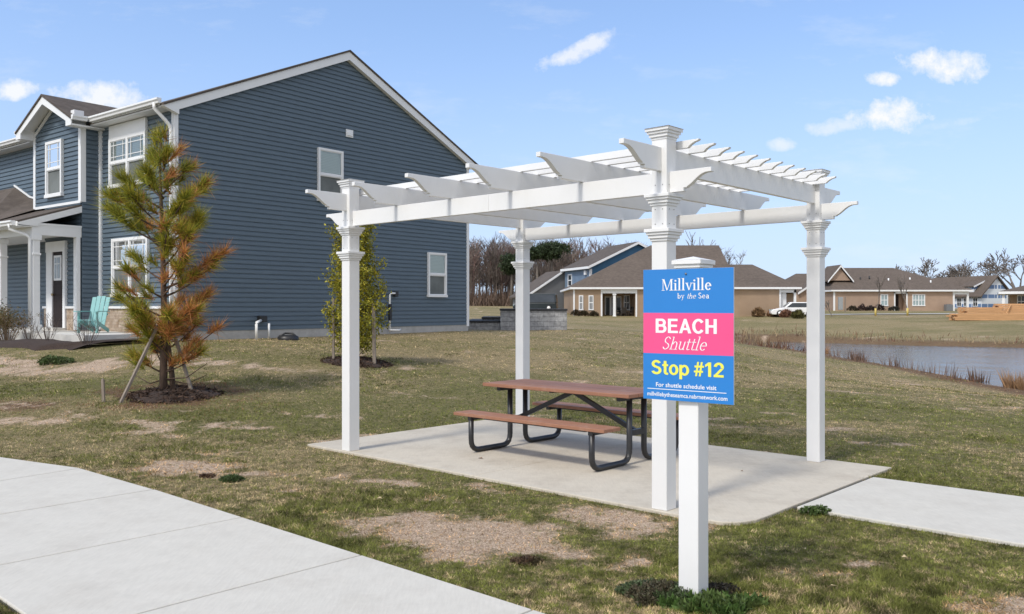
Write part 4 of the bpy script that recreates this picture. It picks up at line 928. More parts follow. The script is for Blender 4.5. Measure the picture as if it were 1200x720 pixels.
# --- narrow evergreen behind the left pergola post
hx, hy = -3.27, 18.0; hz = gz(hx, hy)
mulch_ring('mulch_ring', hx+.02, hy, .68, .09, 'low bed of brown mulch under the narrow olive evergreen')
HT = thing('evergreen_tree', 'narrow olive green evergreen tree between two stakes near the blue house wall', 'tree', (hx, hy, hz))
t_ = MB(); t_.tube([(0,0,-.1),(.02,0,.8),(0,.02,1.7),(.02,0,2.75)], [.04,.032,.02,.006], 7)
rs = np.random.RandomState(21); lc = []
sh = [(.25,.40),(.5,.50),(.75,.52),(1.0,.62),(1.25,.55),(1.5,.60),(1.8,.56),(2.1,.50),(2.4,.46),(2.65,.36),(2.9,.2)]
for i in range(115):
    z = .28+2.62*((i+rs.rand())/115); r = np.interp(z, [s[0] for s in sh], [s[1] for s in sh])*(.55+.6*rs.rand()); a = i*2.4+rs.rand()*.6
    e = Vector((r*math.cos(a), r*math.sin(a), z+.12+.2*rs.rand())); s0 = Vector((0,0,max(.1,z-.25)))
    t_.tube([s0, s0.lerp(e,.55)+Vector((0,0,-.03)), e], [.009,.006,.003], 4, False)
    for k in range(4): p = s0.lerp(e, .5+.5*(k+1)/4)+Vector(rs.normal(size=3))*.05; lc.append((p, r))
t_.build('trunk', M_bark, HT)
C_, D_, Cl = [], [], []
for p, r in lc:
    n = 30; d = rs.normal(size=(n,3)); d[:,2] += .6; d /= np.linalg.norm(d,axis=1)[:,None]; C_.append(np.array(p)+rs.normal(size=(n,3))*.065); D_.append(d)
    k = rs.rand(n,1); base = np.array([.25,.255,.032])*(.35+1.0*k)+np.array([.28,.19,.01])*(rs.rand(n,1)**2.2); Cl.append(base)
c = np.concatenate(C_); V, C, F = tri_soup(c, np.concatenate(D_), .045+.03*rs.rand(len(c)), .03+.012*rs.rand(len(c)), np.concatenate(Cl)); npmesh('crown', V, F, M_leafy, HT, C)
stake(-3.72, 17.9, 1.30, .0, .02, 'thin grey stake left of the narrow evergreen, partly behind the pergola post', .05)
stake(-2.84, 17.75, 1.28, -.02, 0, 'thick pale stake right of the narrow evergreen', .065)

# --- low weeds
def leaf_clump(name, x, y, rx, ry, h, n, c0, c1, label, size=.03, cat='weed', seed=1, up=.8, z=None, rot=0, group=None):
    rs = np.random.RandomState(seed); a = rs.rand(n)*6.283; r = np.sqrt(rs.rand(n)); lx = r*rx*np.cos(a)*(1+.25*np.sin(3*a)); ly = r*ry*np.sin(a)*(1+.25*np.cos(4*a+seed))
    cx = lx*math.cos(rot)-ly*math.sin(rot); cy = lx*math.sin(rot)+ly*math.cos(rot)
    top = h*np.sqrt(np.clip(1-r**2, .02, 1)); bumps = .55+.75*fbm(cx/size/3.2+seed*7, cy/size/3.2, seed); cz = top*bumps*(rs.rand(n)**.5)
    zz = (height(x+cx, y+cy)-gz(x,y)) if z is None else 0
    d = rs.normal(size=(n,3)); d[:,2] = np.abs(d[:,2])*up+.15; d[:,:2] += np.stack([cx/rx, cy/ry],1)*.7; d /= np.linalg.norm(d,axis=1)[:,None]
    m_ = rs.rand(n,1); mk = (fbm(cx*9, cy*9, seed+4) > .55)[:,None]*.6+.4*rs.rand(n,1); col = (np.array(c0)*(1-mk)+np.array(c1)*mk)*(.45+.9*m_)
    V, C, F = tri_soup(np.stack([cx,cy,cz+zz],1), d, size*(.7+.7*rs.rand(n)), size*(.6+.4*rs.rand(n)), col)
    o = npmesh(name, V, F, M_leafy, None, C); o.location = (x, y, gz(x,y) if z is None else z); return tag(o, label, cat, group)
leaf_clump('weed_mat', .88, 4.98, .25, .19, .085, 5000, (.075,.115,.045), (.10,.075,.048), 'thick mat of dark green succulent weed left of the sign post foot', .018, seed=3, rot=-.2)
leaf_clump('weed_mat', 1.20, 5.05, .14, .11, .06, 1500, (.03,.028,.018), (.045,.032,.022), 'small dark brown green weed right behind the sign post foot', .016, seed=4)
leaf_clump('grass_tuft', 1.13, 4.82, .27, .14, .045, 900, (.07,.13,.03), (.10,.14,.04), 'bright green grass tuft in front of the sign post foot', .045, 'grass tuft', 5, 2)
leaf_clump('weed', .10, 5.66, .10, .07, .045, 520, (.10,.085,.04), (.12,.07,.045), 'small reddish brown weed in the bare patch of lawn', .018, seed=6)
leaf_clump('weed', -2.72, 8.32, .11, .08, .07, 520, (.06,.10,.03), (.08,.10,.04), 'small dark green weed in the dry lawn beside the sidewalk', .022, seed=7)
leaf_clump('weed', -3.02, 8.5, .07, .05, .05, 240, (.12,.07,.045), (.13,.08,.05), 'tiny reddish weed beside the sidewalk lawn edge', .02, seed=17)
leaf_clump('weed', 2.47, 6.98, .12, .06, .09, 420, (.08,.13,.035), (.11,.14,.05), 'loose green weed at the joint of the patio and the path', .026, seed=8)
leaf_clump('weed', -9.1, 17.1, .32, .22, .16, 700, (.075,.12,.035), (.10,.13,.05), 'green weed clump in the sandy bare patch left of the pine', .05, seed=9)

# --- front bed of the blue house: mulch, shrubs, chair
def hw_(t_, s_): v = HB.matrix_basis @ Vector((t_, s_, 0)); return v.x, v.y
V = []; F = []; n = 60
for i in range(n+1):
    s_ = -.2+16.2*i/n
    for k in range(7):
        q = k/6; xo = -.02-(2.75 if s_ > 1.0 else 2.0)*q+.12*math.sin(s_*2.3)*q; xo = (-2.02 if s_ > .3 else -.02)-(1.15 if s_ > .3 else 2.6)*q+.12*math.sin(s_*2.3)*q; x, y = hw_(xo, s_); V.append((x, y, gz(x,y)+.10*math.sin(math.pi*min(1, q*1.02))**.5*(1 if k < 6 else 0)-(.03 if k == 6 else 0)+.02*rnd.random()))
for i in range(n):
    for k in range(6): F.append((i*7+k,i*7+k+1,(i+1)*7+k+1,(i+1)*7+k))
tag(npmesh('mulch_bed', np.array(V), np.array(F), M_mulch, smooth=True), kind='structure')
def twig_shrub(x, y, h, w_, nst, cols, label, seed, leaf=0, grp=None, z=None):
    rs = np.random.RandomState(seed); b_ = thing('shrub', label, 'shrub', (x, y, (gz(x,y) if z is None else z)), 0, grp); m = MB(); lp = []
    for i in range(nst):
        a = rs.rand()*6.283; r = w_*np.sqrt(rs.rand()); e = Vector((r*math.cos(a), r*math.sin(a), h*(.6+.4*rs.rand())*(1-.3*(r/w_)**2))); s0 = Vector((e.x*.15, e.y*.15, -.03)); md = s0.lerp(e,.5)+Vector(rs.normal(size=3))*.03
        m.tube([s0, md, e], [.007,.005,.0025], 3, False)
        for k in range(3):
            p = md.lerp(e, rs.rand()); q = p+Vector((rs.normal()*.09, rs.normal()*.09, .05+.12*rs.rand())); m.tube([p, q], [.0035,.002], 3, False); lp += [p, q]
        lp.append(e)
    m.build('stems', bpy.data.materials[cols[0]], b_)
    if leaf:
        n = len(lp)*leaf; c = np.repeat(np.array([tuple(p) for p in lp]), leaf, 0)+rs.normal(size=(n,3))*.05; d = rs.normal(size=(n,3)); d /= np.linalg.norm(d,axis=1)[:,None]
        col = np.array(cols[1])*(.4+1.0*rs.rand(n,1))+np.array(cols[2])*rs.rand(n,1)**2; Vv, Cc, Ff = tri_soup(c, d, .03+.03*rs.rand(n), .02+.012*rs.rand(n), col); npmesh('leaves', Vv, Ff, M_leafy, b_, Cc)
    return b_
mat('shrub_stems', (.13,.10,.085), .9, .3, 20, 3, 0); mat('tan_stems', (.26,.18,.115), .9, .3, 20, 3, 0)
def bed(u, dD): return None
for (t0, s0, h, w0, n, cl, lab, lf) in [(-2.5,3.25,.95,.55,60,('tan_stems',(.10,.085,.03),(.10,.05,.01)),'wide twiggy olive shrub in front of the porch column, at the left edge',5),
      (-2.35,4.5,1.1,.45,40,('shrub_stems',(.03,.06,.02),(.03,.05,.01)),'dark green leafy shrub behind the wide twiggy one',7),
      (-2.5,1.95,.75,.28,18,('shrub_stems',0,0),'bare grey shrub in front of the porch door',0),(-2.45,1.15,.80,.30,18,('shrub_stems',0,0),'bare grey shrub left of the turquoise chair',0),
      (-2.1,.05,.85,.38,22,('shrub_stems',0,0),'bare grey shrub in front of the stone wainscot, right of the turquoise chair',0)]:
    x, y = hw_(t0, s0); twig_shrub(x, y, h, w0, n, cl, lab, int(50+s0*10), lf)
M_turq = mat('turquoise_paint', (.20,.43,.43), .5, .06, 4, 4, .1)
x, y = hw_(-1.0, 2.0)
AC_ = thing('garden_chair', 'turquoise slatted garden chair with a tall back on the porch slab', 'chair', (x, y, 1.025), HB.rotation_euler.z+R(-58))
AC_.scale = (.76,.76,.88)
for sx_ in (-1, 1):
    k = MB(); k.cbox((sx_*.31,-.30,.29),(.035,.10,.58)); k.build('leg', M_turq, AC_); k = MB(); k.bar((sx_*.27,-.34,.34),(sx_*.27,.42,.05),.03,.10); k.build('leg', M_turq, AC_)
    k = MB(); k.cbox((sx_*.34,-.08,.60),(.13,.72,.025)); k.build('armrest', M_turq, AC_)
for i in range(5): k = MB(); k.bar((-.27,-.32+.115*i,.36-.040*i),(.27,-.32+.115*i,.36-.040*i),.105,.02); k.build('seat_slat', M_turq, AC_)
for i in range(4):
    xx = -.222+.148*i; k = MB(); k.bar((xx,.14,.17),(xx*1.08,.46,1.0+(.03 if i in (1,2) else 0)),.136,.02,(0,-1,.4)); k.build('back_slat', M_turq, AC_)
k = MB(); k.bar((-.3,.32,.52),(.3,.32,.52),.04,.06); k.build('back_rail', M_turq, AC_)

# ------------------------------------------------------------------ stone terrace wall behind the blue house
M_stone = masonry('grey_split_block', (.20,.205,.215), (.52,.52,.525), (.10,.10,.105), 2.0, .62, .36, 1.0)
M_cap = mat('dark_cap_stone', (.035,.036,.04), .8, .3, 6)
ST = thing('stone_wall', 'grey split block terrace wall with dark cap stones behind the blue house corner', 'wall', (-1.75, 33, .2))
def block_wall(x0, x1, y0, y1, z0, z1, cap=True):
    k = MB(); k.box((x0,y0,z0),(x1,y1,z1)); k.build('wall_tier', M_stone, ST, bevel=.02)
    if cap: k = MB(); n = max(1, int((x1-x0)/.45)); [k.box((x0-.03+(x1-x0+.06)*i/n+.004,y0-.05,z1+.002),(x0-.03+(x1-x0+.06)*(i+1)/n-.004,y1+.03,z1+.075)) for i in range(n)]; k.build('cap', M_cap, ST, bevel=.008)
block_wall(0,1.30,.25,5.5,0,.86); block_wall(1.30,3.86,0,5.5,0,1.32); block_wall(.55,1.30,1.6,4.5,.86,.985)
s = MB()
for i in range(3): s.box((-.6,.5+.3*i,.3),(.0,.8+.3*i,.62+.14*i))
s.build('step', M_cap, ST)

# ------------------------------------------------------------------ houses across the pond
def lap_mat(name, c, e=.16):
    m = bpy.data.materials.new(name); t, b = nt(m); v = ocoord(t)
    w = t.nodes.new('ShaderNodeTexWave'); w.wave_type = 'BANDS'; w.bands_direction = 'Z'; w.wave_profile = 'SAW'; w.inputs['Scale'].default_value = 1/e/6.2832*math.pi*2/2; w.inputs['Distortion'].default_value = 0
    t.links.new(v, w.inputs[0]); n = noise(t, v, .8, 4)
    t.links.new(ramp(t, n, [(.3, tuple(x*.92 for x in c)), (.7, tuple(x*1.08 for x in c))]), b.inputs['Base Color']); b.inputs['Roughness'].default_value = .7; bump(t, b, w.outputs['Fac'], .7, .03); return m
M_beige = lap_mat('beige_siding', (.40,.285,.195)); M_peach = lap_mat('peach_siding', (.44,.315,.235)); M_fblue = lap_mat('bright_blue_siding', (.055,.155,.27)); M_lblue = lap_mat('sunlit_blue_siding', (.17,.24,.34)); M_grey = lap_mat('grey_siding', (.185,.19,.20))
M_win = mat('far_window_glass', (.035,.042,.05), .12, .3, 1, 2, 0); M_wing = mat('far_window_blind', (.30,.38,.40), .2, .2, 1, 2, 0)
def hip_roof(mb, x0, x1, y0, y1, ze, zr, rl, rr, yr=None, th=.14, over=.35):
    """hip roof with ridge between x=rl and x=rr"""
    yr = (y0+y1)/2 if yr is None else yr; a, b_, c, d = x0-over, x1+over, y0-over, y1+over
    V = [(a,c,ze),(b_,c,ze),(b_,d,ze),(a,d,ze),(rl,yr,zr),(rr,yr,zr),(a,c,ze-th),(b_,c,ze-th),(b_,d,ze-th),(a,d,ze-th)]
    mb.add(V, [(0,1,5,4),(1,2,5),(2,3,4,5),(3,0,4),(0,6,7,1),(1,7,8,2),(2,8,9,3),(3,9,6,0),(9,8,7,6)])
def fascia(mb, x0, x1, y0, y1, ze, over=.35, h=.22):
    a, b_, c, d = x0-over-.02, x1+over+.02, y0-over-.02, y1+over+.02
    mb.box((a,c,ze-h),(b_,c+.05,ze-.02)); mb.box((a,c+.05,ze-h),(a+.05,d,ze-.02)); mb.box((b_-.05,c+.05,ze-h),(b_,d,ze-.02)); mb.box((a+.05,c+.05,ze-h),(b_-.05,d-.05,ze-h+.03))
def far_window(par, x0, x1, z0, z1, y, cols=1, lower=None, grille=True, N=(0,-1)):
    return window(par, (0,y), (1,0), N, x0, x1, z0, z1, cols, grille, .10, .0, sub=False, lower=lower or M_win)
# beige house with the corner porch
BX, BYY, BZ = 6.29, 88.0, .58
BG = thing('beige_house', 'beige sided bungalow with brown hip roof and a covered corner porch across the lawn', 'house', (BX, BYY, BZ))
we = 2.98
k = MB(); k.box((0,0,-.6),(2.9,16,we)); k.box((2.9,3.2,-.6),(6.4,16,we)); k.box((6.4,0,-.6),(21.2,15,we)); k.build('wall', M_beige, BG)
k = MB(); hip_roof(k, 0, 16.5, 0, 17.6, we+.14, we+5.05, 9.3, 17.0, 8.8); k.build('roof', M_shingle_far, BG)
k = MB(); hip_roof(k, 14.5, 22.9, -.02, 13, we+.15, we+2.75, 15, 20.0, 6.0); k.build('wing_roof', M_shingle_far, BG)
k = MB(); fascia(k, 0, 14.2, 0, 17.6, we+.14); fascia(k, 14.9, 22.9, -.02, 13, we+.15); k.build('eave_trim', M_trim, BG)
for x in (-.02, 2.80, 6.36, 21.08): k = MB(); k.box((x,-.05,0),(x+.16,-.002,we-.09)); k.build('corner_trim', M_trim, BG)
k = MB(); k.box((2.96,-.02,we-.50),(6.36,.22,we-.10)); k.build('porch_beam', M_trim, BG)
k = MB(); k.cbox((4.2,.1,we/2-.28),(.26,.26,we-.50)); k.cbox((4.2,.1,.08),(.36,.36,.2)); k.cbox((4.2,.1,we-.60),(.36,.36,.16)); k.build('porch_column', M_trim, BG)
k = MB(); k.box((2.9,-.1,-.4),(6.4,3.2,.04)); k.build('porch_floor', m_far, BG)
far_window(BG, .55, 1.0, .78, 2.28, -.002, 1); far_window(BG, 1.55, 2.05, .78, 2.28, -.002, 1)
d = MB(); d.box((3.55,3.12,.06),(5.3,3.198,2.2)); sd_ = d.build('sliding_door', M_trim, BG)
for x in (3.65, 4.28, 4.80): d = MB(); d.box((x,3.09,.16),(x+.42,3.119,2.08)); d.build('pane', M_win, sd_)
far_window(BG, 5.55, 6.2, .75, 2.35, 3.198, 1)
far_window(BG, 7.3, 7.9, 1.5, 2.15, -.002, 1, grille=False)
d = MB(); d.box((21.22,.3,0),(21.9,.42,we-.12)); d.box((22.6,.0,0),(22.82,.22,we-.12)); d.box((21.2,.0,we-.42),(22.82,.22,we-.12)); d.box((21.2,4,0),(22.8,4.2,we)); d.build('entry_porch', M_trim, BG)
d = MB(); d.box((21.75,3.94,.1),(22.5,3.995,2.2)); d.build('door', mat('pale_door', (.45,.5,.55), .5), BG)
d = MB(); d.tube([(9.9,5.6,we+3.0),(9.9,5.6,we+3.75)], .06, 6); d.build('roof_vent', M_trim, BG)
# porch furniture
M_wick = mat('dark_wicker', (.045,.038,.034), .8, .4, 30)
def porch_chair(x, y, rz, label, m=M_wick, sub=1):
    o = thing('porch_chair', label, 'chair', (x, y, BZ+.05), rz)
    k = MB(); k.cbox((0,0,.42),(.58,.58,.10)); k.build('seat', m, o); k = MB(); k.bar((0,.26,.42),(0,.40,1.0),.56,.07,(0,1,0)); k.build('backrest', m, o)
    for sx_ in (-1, 1):
        for sy_ in (-1, 1): k = MB(); k.cbox((sx_*.26,sy_*.25,.19),(.05,.05,.38)); k.build('leg', m, o)
        k = MB(); k.cbox((sx_*.31,0,.64),(.07,.56,.05)); k.build('armrest', m, o)
    return o
porch_chair(BX+4.75, 89.6, R(100), 'pale porch chair left on the far beige house porch, next to the column', mat('tan_cushion', (.30,.26,.21), .9))
porch_chair(BX+5.15, 88.9, R(200), 'dark porch chair in the middle of the far beige house porch')
porch_chair(BX+5.85, 89.3, R(-70), 'dark porch chair nearest the right porch corner of the far beige house')
tb = thing('porch_table', 'small dark round table between the chairs on the far porch', 'table', (BX+5.3, 90.0, BZ+.05)); k = MB(); k.tube([(0,0,.66),(0,0,.70)], .42, 14); k.build('tabletop', M_wick, tb); k = MB(); k.tube([(0,0,0),(0,0,.66)], .05, 8); k.build('leg', M_wick, tb)
for i, (x, s) in enumerate(((-.0,.5),(.85,.55),(1.85,.5))):
    leaf_clump('bush', BX+x+.2, 87.2, .45, .4, .62, 500, (.045,.04,.02), (.07,.04,.02), ['small round brown bush under the left corner of the far beige house','small brown bush between the two windows of the far beige house','small brown bush by the porch corner trim of the far beige house'][i], .12, 'bush', 60+i)
for (u, D, h, lab, c) in ((889,86.5,.8,'tan ornamental grass clump by the far beige wall, the left one',(.30,.19,.10)),(907,86.3,.75,'tan ornamental grass clump at the right corner of the far beige wall',(.28,.15,.08)),(922,84.5,.75,'rust coloured grass clump in front of the white car front wheel',(.26,.13,.08)),(935,82.5,.9,'olive bush in front of the white car door',(.13,.12,.04))):
    leaf_clump('ornamental_grass', (u-600)*D/1007, D, .5, .45, h, 420, c, tuple(x*.7 for x in c), lab, .30, 'plant', int(u), 2.5)
# blue two storey house behind it
FB = thing('far_blue_house', 'bright blue two storey house rising behind the beige bungalow roof', 'house', (9.1, 100, .6), math.atan2(.31, .95))
k = MB(); k.prism([(0,-.6),(12,-.6),(12,5.72),(6,8.5),(0,5.72)], 1, 0, .2); k.build('gable_wall', M_fblue, FB)
k = MB(); k.box((0.005,.2,-.6),(12,8,5.7)); k.build('side_wall', M_lblue, FB)  # paler than the gable wall: sunlight on this side is put into the colour
k = MB(); k.prism([(-.4,5.55+.08),(6,8.6),(12.4,5.55+.08),(12.4,5.75+.08),(6,8.80),(-.4,5.75+.08)], 1, -.4, 8.3); k.build('roof', M_shingle, FB)
k = MB(); k.prism([(-.4,5.50),(6,8.50),(12.4,5.50),(12.4,5.80),(6,8.78),(-.4,5.80)], 1, -.45, -.402); k.box((-.5,-.44,5.5),(-.402,8.3,5.78)); k.box((-.03,-.04,0),(.22,-.003,5.5)); k.box((-.03,-.003,0),(-.002,.2,5.5)); k.build('trim', M_trim, FB)
window(FB, (-.002,0), (0,1), (-1,0), 5.6, 6.9, 3.6, 5.1, 1, False, .12, 0, sub=False, lower=M_win)
d = MB(); d.cbox((-.1,1.2,5.1),(.2,.5,.5)); d.build('wall_vent', M_trim, FB)
k = MB(); k.prism([(-4.9,-.6),(-4.9,2.5),(-.2,5.5),(2,5.5),(2,-.6)], 1, 8.4, 14); k.build('wing_wall', M_grey, FB)
k = MB(); k.prism([(-5.3,2.36),(-.1,5.68),(2,5.68),(2,5.55),(-.1,5.53),(-5.3,2.2)], 1, 8.25, 14.4); k.build('wing_roof', M_shingle, FB)
k = MB(); k.prism([(-5.3,2.05),(-.1,5.40),(-.1,5.66),(-5.3,2.33)], 1, 8.1, 8.24); k.box((-4.95,8.34,-.2),(-4.7,8.397,2.3)); k.build('wing_trim', M_trim, FB)

def car(label, loc, rz, paint_m, name='parked_car', h=1.45, L_=4.5, van=False):
    o = thing(name, label, 'car', loc, rz)
    low_ = [(-L_/2,.35),(-L_/2+.05,.72),(-L_/2+.12,.92),(L_/2-1.2,.90),(L_/2-.25,.74),(L_/2-.02,.60),(L_/2,.34),(L_/2-.15,.22),(-L_/2+.15,.22)]
    k = MB(); k.prism(low_, 1, -.86, .86); k.build('body', paint_m, o, bevel=.07)
    cab = [(-L_/2+.15,.90),(-L_/2+.55,h-.06),(-L_/2+.9,h),(.35,h),(L_/2-1.25,.89)] if not van else [(-L_/2+.02,.90),(-L_/2+.15,h-.05),(-L_/2+.4,h),(.55,h),(L_/2-1.1,.89)]
    V = [(x, s*(.84-.16*(z-.9)/(h-.9)), z) for s in (-1,1) for x, z in cab]; n = len(cab); k = MB(); k.add(V, [tuple(range(n)), tuple(range(n,2*n))[::-1]]+[(i,(i+1)%n,n+(i+1)%n,n+i) for i in range(n)]); k.build('cabin', paint_m, o, bevel=.05)
    cx_, cz_ = sum(p[0] for p in cab)/n, .92
    k = MB()
    win = [(cx_+(x-cx_)*.86, cz_+max(.03,(z-.9)*.82)) for x, z in cab]
    for s in (-1, 1):
        k2 = MB(); k2.add([(x, s*(.855-.16*(z-.9)/(h-.9)), z) for x, z in win], [tuple(range(n))]); k2.build('side_window', M_win, o)
    a, b_ = cab[-2], cab[-1]; k = MB(); k.add([(a[0]+.06,-.64,a[1]-.05),(a[0]+.06,.64,a[1]-.05),(b_[0]-.05,.76,b_[1]+.08),(b_[0]-.05,-.76,b_[1]+.08)],[(0,1,2,3)]); k.build('windscreen', M_win, o)
    for x in (-L_/2+.85, L_/2-.85):
        for s in (-1, 1):
            k = MB(); k.tube([(x,s*.70,.33),(x,s*.88,.33)], .33, 16); wl = k.build('wheel', M_black, o); k = MB(); k.tube([(x,s*.87,.33),(x,s*.892,.33)], .20, 12); k.build('rim', M_pvc, wl)
    for s in (-1, 1): k = MB(); k.cbox((L_/2-.12,s*.62,.66),(.22,.36,.13)); k.build('headlight', M_wing, o)
    return o
M_carw = mat('white_car_paint', (.78,.78,.78), .25, .02, 2, 2, 0); M_card = mat('dark_car_paint', (.02,.028,.032), .25, .1, 2, 2, 0)
car('white car parked by the right end of the far beige house', (28.0, 85.6, gz(28, 85.6)), R(172), M_carw)
car('dark green van parked beside the grey wing of the far blue house', (2.6, 94, gz(2.6, 94)+.2), R(170), M_card, 'parked_van', 1.9, 4.8, True)
# second beige house
B2_ = thing('peach_house', 'long peach sided bungalow with brown hip roof and entry alcove across the pond', 'house', (40.4, 108, 1.15))
k = MB(); k.box((0,0,-.8),(7.75,13,2.45)); k.box((9.15,0,-.8),(15.2,13,2.45)); k.box((7.75,1.2,-.8),(9.15,13,2.45)); k.build('wall', M_peach, B2_)
k = MB(); hip_roof(k, 0, 17.0, 0, 14, 2.68, 5.75, 3.2, 10.6, 7); k.build('roof', M_shingle_far, B2_)
k = MB(); fascia(k, 0, 17.0, 0, 14, 2.68); k.build('eave_trim', M_trim, B2_)
k = MB(); k.box((-.03,-.05,0),(.2,-.002,2.45)); k.build('corner_trim', M_trim, B2_)
k = MB(); k.box((15.0,-.05,0),(15.22,-.002,2.45)); k.build('corner_trim', M_trim, B2_)
k = MB(); k.box((16.8,.0,-.3),(17.02,.22,2.44)); k.box((15.21,.0,2.1),(16.81,.2,2.44)); k.build('porch_post', M_trim, B2_)
k = MB(); k.prism([(.2,3.9),(2.9,3.9),(1.55,5.55)], 1, 1.9, 5.5); k.build('dormer', M_peach, B2_)
k = MB(); k.prism([(-.1,3.75),(1.55,5.75),(3.2,3.75),(3.2,3.90),(1.55,5.92),(-.1,3.90)], 1, 1.6, 6.5); k.build('dormer_roof', M_shingle_far, B2_)
k = MB(); k.prism([(-.1,3.62),(1.55,5.62),(3.2,3.62),(3.2,3.84),(1.55,5.86),(-.1,3.84)], 1, 1.54, 1.598); k.build('dormer_trim', M_trim, B2_)
far_window(B2_, 6.0-.1, 6.85, .65, 2.1, -.002, 1, M_wing); far_window(B2_, 9.9, 11.5, .65, 2.1, -.002, 2, M_wing)
k = MB(); k.box((7.6,-.06,0),(7.76,-.002,2.4)); k.box((9.13,-.06,0),(9.3,-.002,2.4)); k.box((7.6,-.06,2.2),(9.3,-.001,2.42)); k.build('alcove_trim', M_trim, B2_)
k = MB(); k.box((7.85,1.14,0),(8.7,1.198,2.1)); k.build('door', M_door, B2_)
k = MB(); k.box((15.6,6.0,0),(16.7,6.2,2.3)); k.build('side_door', M_trim, B2_)
for (x, y, z) in ((2.2,2.6,4.0),(4.6,3.0,4.15),(5.8,3.1,4.3),(8.1,2.7,4.0),(11.0,3.0,4.1),(13.2,2.0,3.7)): k = MB(); k.tube([(x,y,z-.4),(x,y,z+.22)], .09, 7); k.build('roof_vent', M_trim if x not in (4.6,5.8) else M_black, B2_)
ac = thing('air_conditioner', 'grey air conditioner unit standing by the right end of the peach house', 'air conditioner', (54.5, 107.3, gz(54.5,107.3)-.02)); k = MB(); k.cbox((0,0,.42),(.8,.8,.84)); k.build('casing', mat('grey_metal_case', (.16,.17,.18), .5, .1, 20), ac, bevel=.05); k = MB(); k.tube([(0,0,.84),(0,0,.87)], .32, 14); k.build('fan_grille', M_black, ac)
for i, (u, c) in enumerate(((999,(.07,.06,.04)),(1010,(.08,.05,.05)),(1020,(.07,.055,.05)),(1031,(.05,.03,.03)),(1048,(.06,.06,.05)))):
    leaf_clump('bush', (u-600)*107/1007, 107, .6, .4, .75 if i != 3 else .95, 350, c, tuple(x*.6 for x in c), ['leftmost low bush along the peach house wall','second low bush along the peach house wall','third low bush along the peach house wall','tallest dark bush left of the peach house alcove','low bush at the peach house alcove corner'][i], .16, 'bush', 80+i)
# gable garage house between them
B3 = thing('garage_house', 'small peach gabled house with a white garage door left of the peach bungalow', 'house', (38.3, 116, 1.2))
k = MB(); k.box((0,0,-.8),(6.2,10,2.3)); k.prism([(.6,2.3),(5.9,2.3),(3.25,4.05)], 1, .0, 4); k.build('wall', M_peach, B3)
k = MB(); hip_roof(k, -1.0, 7.6, .6, 12, 2.55, 5.2, 2.0, 6.0, 6); k.build('roof', M_shingle_far, B3)
k = MB(); k.prism([(.2,2.2),(3.25,4.2),(6.3,2.2),(6.3,2.42),(3.25,4.44),(.2,2.42)], 1, -.3, 5); k.build('gable_roof', M_shingle_far, B3)
k = MB(); k.prism([(.2,2.12),(3.25,4.12),(6.3,2.12),(6.3,2.40),(3.25,4.42),(.2,2.40)], 1, -.36, -.302); k.box((6.0,-.05,0),(6.22,-.002,2.3)); k.build('gable_trim', M_trim, B3)
k = MB(); k.box((3.2,-.06,-.1),(5.8,-.002,2.0)); gd = k.build('garage_door', M_trim, B3)
for i in range(4): k = MB(); k.box((3.3+.62*i,-.08,1.55),(3.8+.62*i,-.061,1.82)); k.build('pane', M_win, gd)
# house under construction in house-wrap
M_wrap = bpy.data.materials.new('house_wrap'); t, b = nt(M_wrap); v = ocoord(t); sp_ = t.nodes.new('ShaderNodeSeparateXYZ'); t.links.new(v, sp_.inputs[0])
zf = mth(t, 'FRACT', mth(t, 'MULTIPLY', sp_.outputs[2], .72)); band = mth(t, 'LESS_THAN', mth(t, 'ABSOLUTE', mth(t, 'SUBTRACT', zf, .5)), .2); dash = noise(t, v, 2.2, 2, .5, (1,1,.01))
t.links.new(mixc(t, mth(t, 'MULTIPLY', band, mth(t, 'GREATER_THAN', dash, .42)), (.66,.70,.74), (.12,.20,.36)), b.inputs['Base Color']); b.inputs['Roughness'].default_value = .6
CH = thing('unfinished_house', 'unfinished house wrapped in white and blue sheeting behind the lumber pile', 'house', (68.9, 126, 1.15), math.atan2(.3, .95))
k = MB(); k.prism([(0,-.8),(5.4,-.8),(5.4,2.3),(2.7,4.9),(0,2.3)], 1, 0, 11.5); k.build('wall', M_wrap, CH)
k = MB(); k.prism([(-.45,1.95),(2.7,4.98),(5.85,1.95),(5.85,2.15),(2.7,5.2),(-.45,2.15)], 1, -.35, 12); k.build('roof', M_shingle_far, CH)
k = MB(); k.box((.15,1.6,2.2),(2.0,3.8,3.55)); k.build('dormer', M_wrap, CH); k = MB(); k.slab([(-.15,1.3,3.58),(-.15,4.1,3.58),(2.2,4.1,4.55),(2.2,1.3,4.55)], .12); k.build('dormer_roof', M_shingle_far, CH); k = MB(); k.bar((-.16,1.27,3.50),(2.2,1.27,4.47),.05,.2); k.build('dormer_trim', M_trim, CH)
for y in (2.2,): window(CH, (.148,0), (0,1), (-1,0), y, y+.8, 2.75, 3.4, 1, False, .08, 0, sub=False)
for y in (.7, 2.4, 3.7, 5.4): window(CH, (-.002,0), (0,1), (-1,0), y, y+.9, .6, 1.9, 1, True, .08, 0, sub=False)
